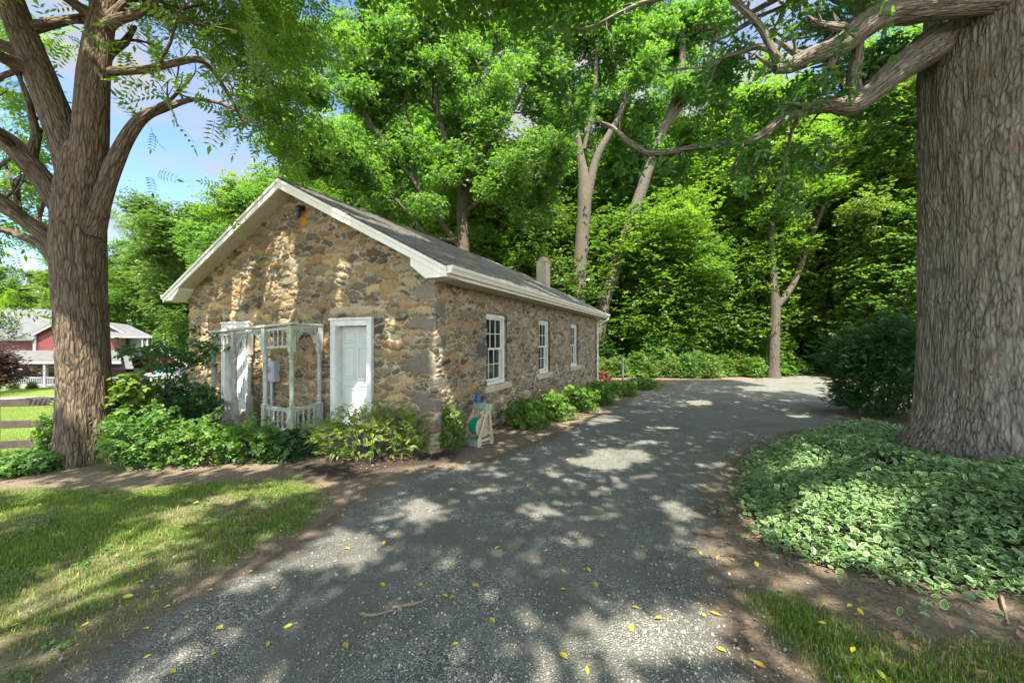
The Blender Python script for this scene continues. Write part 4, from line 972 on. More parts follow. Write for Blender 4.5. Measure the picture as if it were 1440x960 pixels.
def px_limb(t, L, n=12, m=7, cosf=.75, wob=.10, twigs=None):
    """L: list of (px, py, Y, width px) along a limb"""
    pts = [at(a, b_, Y) for a, b_, Y, w in L]; rad = [w*Y/FPX/2*cosf for a, b_, Y, w in L]
    return t.limb(pts, rad, n, m, wob)
def dirs(P): D = np.gradient(P, axis=0); return D/np.linalg.norm(D, axis=1)[:, None]

# ---- left tree
t = Tree(21)
base = gp(120, 652); bY = base[1]
Pt = [(122, 676, 6.2, 150), (122, 650, 6.2, 112), (120, 610, 6.2, 92), (118, 540, 6.2, 84), (116, 470, 6.2, 84), (112, 400, 6.2, 84), (110, 330, 6.2, 84), (112, 280, 6.2, 82), (114, 235, 6.2, 70), (116, 205, 6.2, 48)]
pts = [at(a, b_, Y) for a, b_, Y, w in Pt]; rad = [w*Y/FPX/2*.69 for a, b_, Y, w in Pt]; P = smooth_path(pts, 16); R = np.interp(np.linspace(0, 1, len(P)), np.linspace(0, 1, len(rad)), rad)*.90
def fluted(P, R, n, amp, seed, lobes=6, flare_h=.9, knots=()):
    V, Q, bk = tube(P, R, n); k = len(P); th = np.tile(np.linspace(0, 2*np.pi, n, endpoint=False), k); arc = bk[:, 2]
    rr = np.hypot(bk[:, 0], bk[:, 1]); axis_ = np.repeat(P, n, 0)
    fl = np.exp(-arc/flare_h); q = np.stack([np.cos(th)*1.2, np.sin(th)*1.2, arc*.35], 1)
    f = 1+.10*fbm(q*1.6, seed, 3)+fl*.30*np.cos(lobes*th+2*fbm(q, seed+1, 2))*.8
    br = fbm(np.stack([bk[:, 0]*13, bk[:, 1]*13, arc*2.2], 1), seed+2, 3); rid = 1-np.abs(br)*2
    for kt, ka, ks, kv in knots:
        da = (th-math.radians(kt)+np.pi) % (2*np.pi)-np.pi; d2 = ((da*rr)/ks)**2+((arc-ka)/(ks*1.25))**2
        f = f+kv/np.maximum(rr, .05)*(np.exp(-d2)-.55*np.exp(-d2*7))
    V = axis_+(V-axis_)*(f+amp*rid/np.maximum(rr, .05))[:, None]; return V, Q, bk
t.W.append(fluted(P, R, 140, .018, 3, 5, .35, [(270, 2.1, .12, .03), (300, 3.2, .14, .05), (250, 3.6, .1, .04), (285, .9, .16, .04)]))
LA = [px_limb(t, L) for L in (
    [(108, 262, 6.2, 50), (98, 215, 6.2, 50), (74, 150, 6.15, 48), (46, 80, 6.1, 44), (14, 0, 6.0, 42), (-20, -100, 5.9, 36), (-60, -230, 5.6, 26)],
    [(120, 262, 6.2, 56), (127, 200, 6.2, 52), (131, 120, 6.2, 46), (139, 50, 6.25, 40), (148, 0, 6.3, 36), (162, -110, 6.4, 30), (170, -260, 6.5, 18)],
    [(128, 330, 6.2, 40), (142, 285, 6.2, 30), (160, 232, 6.25, 27), (182, 188, 6.3, 22), (204, 163, 6.4, 17), (232, 152, 6.5, 12), (275, 140, 6.8, 7), (320, 150, 7.1, 4), (360, 175, 7.4, 2)],
    [(138, 104, 6.25, 20), (165, 100, 6.3, 15), (205, 98, 6.35, 13), (240, 90, 6.4, 12), (278, 84, 6.5, 11), (300, 100, 6.7, 9), (325, 140, 7.0, 6), (345, 180, 7.3, 3)],
    [(145, 40, 6.25, 24), (165, 28, 6.2, 17), (195, 18, 6.2, 15), (222, -4, 6.2, 13), (260, -50, 6.3, 9), (330, -120, 6.6, 5)],
    [(98, 310, 6.2, 40), (72, 268, 6.2, 36), (42, 232, 6.1, 33), (12, 200, 6.0, 31), (-25, 175, 5.9, 26), (-80, 130, 5.7, 18)],
    [(96, 356, 6.2, 40), (70, 335, 6.1, 28), (38, 312, 6.0, 25), (0, 288, 5.9, 24), (-60, 268, 5.7, 18)],
    [(90, 372, 6.2, 36), (60, 345, 6.3, 18), (30, 332, 6.4, 14), (-10, 318, 6.5, 10)],
    [(66, 112, 6.1, 16), (30, 100, 6.0, 10), (0, 108, 5.95, 9), (-40, 118, 5.9, 7)])]
for (P, R), kk in zip(LA, (7, 7, 3, 3, 4, 4, 4, 3, 2)): t.branch(P, R, dirs(P), 3.0, 0, (kk, 4, 3), .05, (.6, 1.2), .22, 3, .55, .35)
w_ob = empty('walnut_tree', (base[0], base[1], base[2]), 'big many limbed tree with ridged brown bark at left, before the rail fence', 'tree')
off = -np.array(base)
def put(root, me, nm):
    o = link(nm, me, root); o.matrix_parent_inverse = Matrix.Translation([-v for v in root.location]); return o
put(w_ob, t.wood_mesh('trunk', M['bark_walnut']), 'trunk')
C, H = t.leaf_pts(7, .28)
vis = (HOR-(C[:, 2]-EYE)/C[:, 1]*FPX); hx = 720+C[:, 0]/C[:, 1]*FPX
gap = ((hx > 50) & (hx < 116) & (vis > 12) & (vis < 175)) | ((hx > 146) & (hx < 232) & (vis > 195) & (vis < 335)) | ((hx > 60) & (hx < 175) & (vis > 175) & (vis < 420)) | ((C[:, 1] < 5.4) & (vis > -80))
keep = (~gap | (t.rng.random(len(C)) < .04)) & ~((C[:, 1] < 5.4) & (vis > -80)) & ~((hx < 170) & (vis > -20) & (C[:, 1] < 6.55)) & (t.rng.random(len(C)) < .8); C = C[keep]; H = H[keep]
vb = [(175, 40, 6.6, .3, 16), (250, 50, 6.4, .9, 100), (330, 50, 7.0, 1.0, 120), (340, 140, 7.2, .95, 120), (285, 180, 6.6, .5, 40), (300, 235, 7.0, .75, 110), (385, 70, 7.6, 1.1, 170), (395, 165, 8.0, .9, 140), (335, 285, 7.8, .55, 60), (245, 262, 6.8, .35, 30), (255, 215, 6.7, .4, 35), (20, 140, 7.2, .5, 40), (10, 60, 7.3, .5, 40), (8, 330, 7.2, .35, 20), (20, 250, 7.4, .4, 30), (215, 110, 6.3, .3, 26), (112, 14, 5.6, .15, 5), (0, 420, 6.4, .3, 16), (440, 40, 8.4, 1.0, 120), (195, 50, 7.2, .5, 90), (200, 130, 7.4, .45, 75), (250, 115, 7.2, .55, 100), (245, 195, 7.4, .45, 75), (232, 255, 7.6, .3, 40), (285, 255, 7.6, .45, 70), (300, 300, 7.8, .35, 40), (215, 175, 7.5, .35, 45), (90, 60, 7.6, .28, 18), (30, 150, 7.6, .5, 50), (20, 30, 7.6, .5, 50), (70, 420, 8.5, .5, 14), (235, 10, 6.4, .6, 40), (300, 10, 6.2, .8, 100)]
CB = [blob(t.rng, at(a, b_, Y), r, n, .75) for a, b_, Y, r, n in vb]; CB = np.vstack(CB)
put(w_ob, merge('crown', M['leaf_walnut'], [fol(t, PIN, C, .42, .8, .5, H, .25), fol(t, PIN, CB, .42, .8, .5, None, .3), ]), 'crown')
put(w_ob, merge('shaped_shade_crown', M['leaf_walnut'], [shade_mesh(0, 'a', None, 4)]), 'shaped_shade_crown')  # unseen sprays shaped to cast shade, with holes left for the sun patches

# ---- the old oak at the right edge
t = Tree(33); oY = 5.15; ob = np.array([6.62, oY, float(zg(6.62, oY))])
zs = np.array([-.4, 0, .2, .5, 1.0, 2.0, 3.2, 4.4, 5.4, 6.4, 7.4, 9.0, 11]); ra = np.array([1.06, .94, .855, .79, .755, .745, .745, .77, .82, .80, .62, .45, .3])
cxs = np.interp(zs, [0, 5, 11], [6.62, 6.72, 7.2]); P = smooth_path(np.stack([cxs, np.full(13, oY), zs+ob[2]], 1), 22); R = np.interp(np.linspace(0, 1, len(P)), np.linspace(0, 1, 13), ra)
t.W.append(fluted(P, R, 280, .020, 8, 5, .35, [(232, 5.4, .17, .09), (258, 4.3, .12, .05), (222, 3.1, .15, .05), (246, 2.0, .13, .05), (268, 3.4, .2, .06), (238, .75, .26, .10), (256, .55, .22, .09), (218, .6, .24, .10), (275, 1.2, .2, .06), (205, 1.7, .2, .06), (262, 6.0, .25, .09), (228, 1.25, .16, -.06)]))
V_, Q_, K_ = t.W[-1]
OA = [px_limb(t, L, 18, 9, .8, .10) for L in (
    [(1440, -6, 4.7, 50), (1360, 4, 4.75, 44), (1280, 14, 4.8, 40), (1240, 22, 4.85, 44), (1212, 40, 4.9, 42), (1180, 66, 4.95, 36), (1145, 78, 5.0, 30), (1112, 92, 5.05, 24), (1090, 98, 5.05, 13)],
    [(1440, -60, 5.5, 80), (1380, 10, 5.35, 76), (1330, 52, 5.25, 66), (1290, 80, 5.2, 52), (1255, 104, 5.15, 43), (1225, 130, 5.15, 36), (1195, 148, 5.2, 32), (1165, 147, 5.25, 24), (1130, 156, 5.3, 20), (1098, 168, 5.35, 18), (1066, 194, 5.4, 17), (1030, 203, 5.5, 13), (985, 206, 5.6, 11), (940, 214, 5.7, 10), (910, 214, 5.75, 9), (885, 200, 5.8, 9), (862, 180, 5.9, 7), (835, 168, 6.1, 4)],
    [(1100, 92, 5.05, 18), (1086, 72, 5.05, 13), (1072, 42, 5.05, 12), (1050, 18, 5.1, 11), (1026, -4, 5.1, 10), (980, -50, 5.1, 7), (930, -120, 5.2, 4)],
    [(1090, 72, 5.05, 11), (1066, 66, 5.1, 10), (1040, 74, 5.15, 8), (1020, 80, 5.2, 8), (1000, 92, 5.3, 5), (950, 98, 5.5, 4), (900, 104, 5.7, 3)],
    [(1205, 142, 5.18, 22), (1200, 112, 5.15, 22), (1205, 85, 5.1, 18), (1208, 50, 5.0, 16)],
    [(1250, -20, 4.7, 20), (1150, -40, 5.0, 16), (1050, -30, 5.4, 12), (960, -8, 5.8, 8), (905, 4, 5.9, 7), (865, 22, 6.0, 6), (832, 38, 6.1, 5), (798, 42, 6.2, 3)],
    [(1130, 156, 5.3, 9), (1112, 190, 5.5, 6), (1100, 250, 5.9, 4), (1085, 300, 6.2, 2)],
    [(1195, 150, 5.2, 10), (1180, 90, 5.8, 8), (1150, 30, 6.5, 7), (1100, -40, 7.2, 5)])]
for (P, R), kk in zip(OA, (5, 9, 5, 4, 1, 5, 3, 3)): t.branch(P, R, dirs(P), 1.5, 0, (kk, 4), .02, (.6, 1.2), .22, 3, .5, .35)
for a in np.linspace(0, 2*np.pi, 7, endpoint=False):
    t.grow((7.0+.3*math.cos(a), oY+.3*math.sin(a), 7.0+a*.25), (math.cos(a), math.sin(a), .5), 7, .26, 1, (6, 5, 3), .03, (.5, 1.), .15, 2, .5)
o_ob = empty('oak_tree', ob, 'huge old grey barked tree trunk at right with low crooked limbs reaching left', 'tree')
put(o_ob, t.wood_mesh('trunk', M['bark_oak']), 'trunk')
C, H = t.leaf_pts(2, .22); k = ((HOR-(C[:, 2]-EYE)/np.maximum(C[:, 1], .1)*FPX) > -80) & (C[:, 1] > 4.3) & (C[:, 2] < 6.9); C = C[k]; H = H[k]
vb = [(830, 165, 6.2, .55, 130), (895, 150, 6.1, .45, 80), (960, 122, 6.2, .5, 110), (1010, 105, 6.2, .45, 70), (1110, 140, 6.2, .5, 60), (1060, 235, 6.5, .4, 40), (1135, 225, 6.4, .5, 60), (1190, 105, 6.0, .45, 70), (1235, 160, 6.0, .5, 60), (1000, 30, 6.5, .6, 25), (910, 60, 6.8, .6, 22), (1130, 25, 6.2, .5, 30), (1240, 75, 5.8, .4, 50), (875, 230, 6.2, .35, 46), (950, 245, 6.3, .3, 36), (800, 120, 6.5, .4, 40), (1180, 20, 6.0, .4, 15), (1275, 240, 6.3, .35, 30), (760, 40, 7, .5, 10), (1060, 150, 6.6, .4, 40)]
CB = np.vstack([blob(t.rng, at(a, b_, Y), r, n, .55) for a, b_, Y, r, n in vb])
put(o_ob, merge('crown', M['leaf_oak'], [fol(t, OAK, C, .14, .9, .5), fol(t, OAK, CB, .14, .9, .5)]), 'crown')
put(o_ob, merge('shaped_shade_crown', M['leaf_oak'], [shade_mesh(1, 'a', None, 5)]), 'shaped_shade_crown')  # sprays added overhead out of view, placed by the shade they cast

# ---- unseen tree added behind the camera to shade the lawn and the gable
t = Tree(5); rb = np.array([-2.4, -6.5, float(zg(-2.4, -6.5))])
t.grow(rb-np.array([0, 0, .3]), (0, 0, 1), 12, .36, 0, (9, 5, 4), .1, (.7, 1.2), .08, 2, .5)
r_ob = empty('added_shade_tree', rb, 'added unseen leafy tree behind the viewer shading the drive and lawn', 'tree')
put(r_ob, t.wood_mesh('trunk', M['bark_wood']), 'trunk'); put(r_ob, merge('crown', M['leaf_maple'], [shade_mesh(2, 'a', None, 6)]), 'crown')

# ---- the spreading tree behind the roof
t = Tree(41); mY = 18.5; mb0 = at(655, 560, mY); mb0[2] = zg(mb0[0], mY)
MA = [px_limb(t, L, 12, 6, .72, .06) for L in (
    [(656, 545, mY, 36), (653, 420, mY, 26), (651, 330, mY, 22), (650, 285, mY, 20), (656, 235, mY, 15), (668, 180, mY, 11), (690, 110, mY, 8), (705, 30, mY, 6), (715, -60, mY, 4)],
    [(651, 345, mY, 16), (640, 338, mY, 11), (615, 305, mY-.5, 9), (585, 262, mY-1, 9), (545, 205, mY-1.6, 8), (500, 150, mY-2, 7), (455, 105, mY-2.3, 6), (415, 60, mY-2.5, 4), (380, 10, mY-2.6, 3)],
    [(652, 240, mY, 13), (640, 205, mY, 10), (622, 170, mY-.3, 9), (604, 140, mY-.6, 8), (585, 105, mY-.8, 7), (560, 55, mY-1, 5), (530, 0, mY-1.2, 4), (500, -50, mY-1.4, 3)],
    [(648, 260, mY, 11), (628, 200, mY-.6, 9), (615, 152, mY-.8, 8), (612, 105, mY-.9, 7), (598, 62, mY-1, 6), (575, 20, mY-1, 5), (555, -40, mY-1, 3)],
    [(655, 240, mY, 11), (700, 190, mY+.6, 8), (735, 130, mY+1, 6), (760, 70, mY+1.3, 4), (775, 0, mY+1.5, 3)],
    [(640, 338, mY-.2, 8), (600, 330, mY-1.2, 6), (560, 285, mY-2, 5), (505, 250, mY-2.6, 5), (450, 235, mY-3, 4), (400, 230, mY-3.2, 2)],
    [(652, 300, mY, 8), (690, 270, mY-.8, 6), (735, 240, mY-1.2, 4), (770, 225, mY-1.5, 2)],
    [(585, 262, mY-1, 6), (580, 190, mY-1, 5), (560, 130, mY-1.3, 4), (520, 60, mY-1.5, 3), (490, 0, mY-1.6, 2)])]
for (P, R), kk in zip(MA, (13, 13, 10, 10, 9, 9, 7, 8)): t.branch(P, R, dirs(P), 3.4, 0, (kk, 5, 4), .05, (.5, 1.1), .2, 3, .55, .32)
m_ob = empty('spreading_tree', mb0, 'wide spreading tree with fanned dark branches right behind the stone building roof', 'tree')
put(m_ob, t.wood_mesh('trunk', M['bark_wood']), 'trunk'); C, H = t.leaf_pts(8, .32); k = (t.rng.random(len(C)) < min(1, 30000/len(C))) & (C[:, 2] < 1.75+.9*C[:, 1]+1.2); C = C[k]; H = H[k]; nC = len(C)
CB = np.vstack([blob(t.rng, at(a, b_, Y), r, n, .5) for a, b_, Y, r, n in [(560, 215, 17, 1.3, 260), (520, 265, 16, 1.0, 200), (600, 290, 16.5, 1.0, 180), (700, 265, 17, 1.2, 240), (745, 310, 17.5, 1.0, 200), (690, 180, 18, 1.4, 260), (620, 250, 17, .9, 140), (470, 210, 16, 1.1, 200), (420, 240, 15.5, .9, 160), (560, 120, 17, 1.3, 220), (480, 60, 16, 1.4, 240), (640, 60, 18, 1.4, 240), (720, 100, 18, 1.2, 200), (590, 20, 17, 1.4, 220), (760, 200, 18, 1.2, 220), (540, 300, 17, .8, 140), (660, 330, 20, .9, 120), (380, 150, 15.5, 1.2, 200), (430, 130, 16, 1.1, 180)]])
put(m_ob, merge('crown', M['leaf_maple'], [fol(t, SPRAY, C, .155, .9, .55, H, .1), fol(t, SPRAY, CB, .16, 1.0, .5)]), 'crown')

# ---- forked trunk and leaning trunk beyond the far gable
t = Tree(52); fY = 22.; fb = at(815, 545, fY); fb[2] = zg(fb[0], fY)
FA = [px_limb(t, L, 14, 6, .60, .06) for L in (
    [(812, 545, fY, 46), (813, 420, fY, 34), (818, 340, fY, 32), (822, 275, fY, 33), (817, 225, fY, 20), (806, 170, fY, 16), (790, 120, fY, 15), (772, 60, fY, 14), (750, -10, fY, 12), (730, -100, fY, 7)],
    [(824, 285, fY, 24), (838, 225, fY, 18), (856, 190, fY, 15), (872, 160, fY, 13), (888, 110, fY, 12), (898, 60, fY, 10), (905, -30, fY, 7)],
    [(821, 210, fY, 10), (834, 150, fY, 10), (838, 90, fY, 9), (836, 30, fY, 8), (830, -60, fY, 5)])]
for (P, R), kk in zip(FA, (9, 7, 6)): t.branch(P, R, dirs(P), 3.8, 0, (kk, 5, 4), .05, (.6, 1.2), .2, 3, .55, .5)
f_ob = empty('forked_tree', fb, 'tall pale trunk forking in two just beyond the chimney', 'tree'); put(f_ob, t.wood_mesh('trunk', M['bark_pale']), 'trunk')
CB = np.vstack([blob(t.rng, at(a, b_, Y), r, n, .6) for a, b_, Y, r, n in [(850, 90, 23, 1.6, 400), (800, 60, 23.5, 1.5, 350), (900, 30, 24, 1.8, 400), (760, 20, 24, 1.5, 300), (870, 150, 24, 1.2, 200), (830, 10, 25, 1.8, 400), (720, 40, 24, 1.5, 300)]])
C, H = t.leaf_pts(9, .42); k = C[:, 2] < 1.75+.9*C[:, 1]+1.5; C = C[k]; H = H[k]; put(f_ob, merge('crown', M['leaf_wood'], [fol(t, SPRAY, C, .18, .9, .55, H, .1), fol(t, SPRAY, CB, .2, .9, .55)]), 'crown')
t = Tree(57); lY = 22.5; lb = at(838, 545, lY); lb[2] = zg(lb[0], lY)
FA = [px_limb(t, L, 14, 6, .70, .06) for L in (
    [(826, 545, lY, 40), (848, 430, lY, 27), (863, 385, lY, 26), (880, 330, lY, 25), (898, 280, lY, 23), (912, 238, lY, 21), (930, 190, lY, 17), (955, 120, lY, 14), (960, 40, lY, 11), (958, -80, lY, 7)],
    [(935, 180, lY, 12), (985, 110, lY, 8), (1010, 40, lY, 6), (1025, -40, lY, 4)])]
for (P, R), kk in zip(FA, (9, 6)): t.branch(P, R, dirs(P), 3.8, 0, (kk, 5, 4), .05, (.6, 1.2), .2, 3, .55, .5)
l_ob = empty('leaning_tree', lb, 'pale trunk leaning right behind the far eave of the stone building', 'tree'); put(l_ob, t.wood_mesh('trunk', M['bark_pale']), 'trunk')
C, H = t.leaf_pts(9, .42); k = C[:, 2] < 1.75+.9*C[:, 1]+1.5; C = C[k]; H = H[k]; put(l_ob, merge('crown', M['leaf_wood'], [fol(t, SPRAY, C, .18, .9, .5, H, .1)]), 'crown')
# ---- slim forked tree on the far edge of the drive
sb = gp(1088, 531); sY = sb[1]; t = Tree(63)
FA = [px_limb(t, L, 12, 6, .85, .05) for L in (
    [(1088, 536, sY, 24), (1088, 515, sY, 17), (1089, 470, sY, 16), (1090, 430, sY, 15), (1087, 380, sY, 10), (1085, 320, sY, 9), (1092, 260, sY, 8), (1105, 200, sY, 6), (1110, 130, sY, 4)],
    [(1091, 432, sY, 11), (1108, 412, sY, 9), (1122, 385, sY, 9), (1140, 335, sY, 8), (1160, 285, sY, 7), (1185, 225, sY, 5), (1200, 180, sY, 3)])]
for (P, R), kk in zip(FA, (11, 9)): t.branch(P, R, dirs(P), 3.2, 0, (kk, 5, 4), .02, (.7, 1.3), .2, 3, .55, .36)
s_ob = empty('slim_tree', sb, 'slim forked tree rooted on the far edge of the gravel drive', 'tree'); put(s_ob, t.wood_mesh('trunk', M['bark_wood']), 'trunk')
C, H = t.leaf_pts(7, .34); put(s_ob, merge('crown', M['leaf_maple'], [fol(t, SPRAY, C, .16, 1.1, .35, H, .05)]), 'crown')

# ---- woodland trees: four kinds, copied
def forest_kind(seed, Hh, r, first, leafm, barkm, flat=.4, n0=17, lowf=.14, s0=.25, per=11):
    t = Tree(seed); t.low = lowf; t.grow((0, 0, -.3), (0, 0, 1), Hh, r, 0, (n0, 6, 4), .06, (.75, 1.25), .05, 2, .40)
    C, H = t.leaf_pts(per, .5)
    low = C[:, 2] > first; C = C[low]; H = H[low]
    fm = merge('crown', leafm, [fol(t, SPRAY, C, s0, 1.0, flat, H, .1, False)]); wm = t.wood_mesh('trunk', barkm); return wm, fm
KINDS = [forest_kind(101, 21, .30, 2.0, M['leaf_wood'], M['bark_wood']), forest_kind(102, 17, .22, 1.2, M['leaf_maple'], M['bark_wood'], .3, 17), forest_kind(103, 24, .34, 4., M['leaf_wood'], M['bark_pale']), forest_kind(104, 13, .15, .8, M['leaf_light'], M['bark_wood'], .3, 18), forest_kind(105, 7.5, .06, .3, M['leaf_maple'], M['bark_wood'], .3, 20, .06, .15, 9), forest_kind(106, 6, .05, .2, M['leaf_light'], M['bark_wood'], .3, 20, .05, .14, 9)]
rg = random.Random(9)
def forest_tree(px, Y, k, sc, label, group, nm='woodland_tree'):
    x = (px-720)/FPX*Y; z = float(zg(x, Y)); r = empty(nm, (x, Y, z), label, 'tree', group, rg.uniform(0, 6.28)); r.scale = (sc, sc, sc*rg.uniform(.9, 1.1))
    link('trunk', KINDS[k][0], r); link('crown', KINDS[k][1], r); return r
for px, Y, k, sc in [(872, 33, 1, .9), (930, 34, 0, .95), (965, 30, 3, .9), (990, 31, 2, .9), (1015, 25.5, 1, .85), (1050, 25, 3, 1.), (1075, 29, 0, .9), (1118, 31, 1, .9), (1134, 33, 2, .9), (1205, 24, 1, .9), (1235, 21, 3, .9), (1270, 20, 1, .7), (1300, 24, 0, .9), (1185, 30, 3, 1.1), (1160, 36, 1, 1.)]:
    forest_tree(px, Y, k, sc, 'leafy woodland tree standing beyond the far side of the gravel drive', 'woodland trees beyond the drive')
for Y, st, x0, x1 in ((31, 92, 560, 1340), (40, 74, 340, 1340), (52, 56, 330, 1300)):
    px = x0
    while px < x1:
        if not (1105 < px < 1150 and Y < 34): forest_tree(px+rg.uniform(-14, 14), Y+rg.uniform(-3, 3), rg.choice([0, 1, 2, 0, 1, 3]), rg.uniform(.85, 1.15), 'tall leafy tree in the dense wood behind the stone building', 'trees of the dense wood')
        px += st
for px, Y, k, sc in [(355, 26, 1, .75), (430, 29, 1, .8), (300, 34, 3, 1.1), (505, 30, 0, .8), (570, 27, 1, .8)]:
    forest_tree(px, Y, k, sc, 'bright leafy tree rising close behind the stone building, left of the spreading tree', 'trees close behind the building')
for px, Y, k, sc in [(300, 50, 3, 1.25), (262, 55, 1, 1.0), (225, 60, 3, 1.5), (185, 62, 1, 1.15), (150, 66, 3, 1.6), (105, 72, 1, 1.1), (60, 76, 3, 1.5), (20, 74, 1, 1.0), (-25, 74, 3, 1.45), (-70, 76, 1, 1.1), (280, 66, 0, 1.1), (205, 72, 0, 1.05), (240, 70, 2, 1.0), (325, 58, 0, .95), (130, 80, 0, .95)]:
    forest_tree(px, Y, k, sc, 'sunlit pale green tree on the far side of the red farmhouse', 'trees beyond the red farmhouse')
for Y, st, x0, x1 in ((22.5, 38, 948, 1085), (25.2, 38, 540, 960), (26.5, 36, 800, 1100), (20.8, 36, 1195, 1330), (24.5, 38, 1170, 1320), (27.5, 40, 960, 1330), (30, 44, 560, 1340), (33, 36, 540, 1000), (37, 46, 420, 1340)):
    px = x0
    while px < x1:
        if not (1095 < px < 1165 and Y < 31) and not (780 < px < 945 and Y < 23.9): forest_tree(px+rg.uniform(-10, 10), Y+rg.uniform(-1.2, 1.2), rg.choice([4, 4, 5]), rg.uniform(.75, 1.2)*(1.5 if Y > 27 or px < 900 or px > 1165 else 1.1), 'slender young leafy tree low at the edge of the wood', 'young trees at the woodland edge', 'sapling_tree')
        px += st
# the ornamental dark maple and a dogwood in front of the farmhouse
def ornamental(name, px, Y, hgt, rx, m, label, nm, seed):
    t = Tree(seed); x = (px-720)/FPX*Y; z = float(zg(x, Y)); t.grow((x, Y, z-.2), (0, 0, 1), hgt*.8, .12, 0, (9, 5, 4), .02, (.9, 1.3), .1, 2, .62)
    r = empty(name, (x, Y, z), label, 'tree'); put(r, t.wood_mesh('trunk', M['bark_wood']), 'trunk')
    C, H = t.leaf_pts(7, .3); C[:, :2] = np.array([x, Y])+(C[:, :2]-np.array([x, Y]))*rx; put(r, merge('crown', m, [fol(t, SPRAY, C, .2, 1.2, .3, H, .2, False)]), 'crown')
ornamental('red_maple', -34, 24, 4.6, 1.0, M['leaf_red'], 'dark reddish ornamental maple before the farmhouse porch at the left edge', 'a', 71)
ornamental('dogwood_tree', -22, 31, 9.0, 1.0, M['leaf_light'], 'bright layered green tree above the reddish maple at the left edge', 'a', 72)

# ------------------------------------------------------------------ shrubs and plants
def shrub(name, loc, rx, ry, h, m, tmpl, n, size, label, cat='shrub', group=None, seed=0, up=.9, spread=.6, stems=14, shell=.35, sun=False, droop=.1, barkm=None, stem_r=.010, z0=.08, rough=.55):
    rng = np.random.default_rng(seed+900); loc = np.array(loc, float); S = []; tips = []
    for i in range(stems):
        a = rng.uniform(0, 6.28); f = math.sqrt(rng.random()); top = loc+np.array([math.cos(a)*rx*f, math.sin(a)*ry*f, h*(.45+.5*math.sqrt(max(0, 1-f*f)))]); mid = loc+(top-loc)*np.array([.35, .35, .55])+rng.normal(size=3)*.06*h
        S.append(tube(smooth_path([loc+rng.normal(size=3)*.03-np.array([0, 0, .05]), mid, top], 4), np.linspace(stem_r, stem_r*.35, 9), 5)); tips.append(top)
    u = rng.normal(size=(n, 3)); u /= np.linalg.norm(u, axis=1)[:, None]; u[:, 2] = np.abs(u[:, 2]); rr = shell+(1-shell)*rng.random(n)**.6
    lump = 1+rough*fbm(u*2.3+seed, seed, 3)
    C = loc+u*(rr*lump)[:, None]*np.array([rx, ry, h]); C[:, 2] += z0*h
    tp = np.array(tips); i = rng.integers(0, len(tp), n//3); C = np.vstack([C, tp[i]+rng.normal(size=(n//3, 3))*np.array([.16*rx, .16*ry, .10*h])])
    kz = C[:, 2] > loc[2]+.02; C = C[kz]
    if sun: C = C[~lets_sun(C)]
    out_ = (C-loc)*np.array([1/rx, 1/ry, .2/h]); F = frames(len(C), rng, up, spread, out_, droop)
    r = empty(name, loc, label, cat, group); V, Q, rn = stamp(tmpl[0], tmpl[1], C, size*rng.uniform(.6, 1.2, len(C)), F, rng)
    put(r, mesh_np('foliage', V, Q, m, {'rnd': rn}), 'foliage')
    b = 0; VV = []; QQ = []; KK = []
    for v, q, k in S: VV.append(v); QQ.append(q+b); KK.append(k); b += len(v)
    put(r, mesh_np('stems', np.vstack(VV), np.vstack(QQ), barkm or M['bark_wood'], {'bk': np.vstack(KK)}, True), 'stems'); return r
def G(px, py): p = gp(px, py); p[2] = float(ground_z(p[0:1], p[1:2])[0]); return p
shrub('leafy_shrub', G(205, 652), .66, .5, .78, M['leaf_shrub'], BROAD, 470, .08, 'bright leafy shrub at the right foot of the big left tree', seed=1)
shrub('leafy_shrub', G(285, 648), .64, .5, .68, M['leaf_shrub'], BROAD, 440, .072, 'broad leafy shrub before the left corner of the stone gable', seed=2)
shrub('leafy_shrub', G(352, 645), .52, .45, .60, M['leaf_shrub'], BROAD, 330, .07, 'low ragged leafy shrub in front of the porch frame', seed=3)
shrub('leafy_shrub', G(408, 642), .42, .4, .42, M['leaf_dark'], BROAD, 380, .07, 'low dark shrub at the foot of the mossy porch post', seed=4)
p = at(240, 590, 7.9); p[2] = zg(p[0], p[1]); shrub('tall_shrub', p, .9, .7, 1.05, M['leaf_dark'], BROAD, 900, .085, 'tall dense shrub against the left corner of the stone building', seed=5)
p = at(178, 600, 6.5); p[2] = zg(p[0], p[1]); shrub('vine_plant', p, .42, .40, 1.35, M['leaf_light'], BROAD, 230, .14, 'big leaved pale vine climbing beside the big left tree trunk', 'vine', seed=6, spread=.4)
t = Tree(81); p = at(222, 600, 7.6); p[2] = zg(p[0], p[1]); t.grow(p, (-.1, 0, 1), 1.75, .035, 1, (6, 5, 4), .05, (.5, 1.1), .1, 3, .6)
so_ = empty('young_tree', p, 'small dark leaved sapling between the left trunk and the stone building', 'sapling'); put(so_, t.wood_mesh('trunk', M['bark_wood']), 'trunk'); C, H = t.leaf_pts(4, .12); put(so_, merge('crown', M['leaf_dark'], [fol(t, SPRAY2, C, .10, .9, .5, H, .1, False)]), 'crown')
p = at(252, 575, 9.8); p[2] = zg(p[0], p[1]); shrub('flowering_shrub', p, 1.0, .6, 1.0, M['lilac'], SPRAY2, 260, .07, 'pale flowering shrub behind the sapling, before the red garage', seed=8)
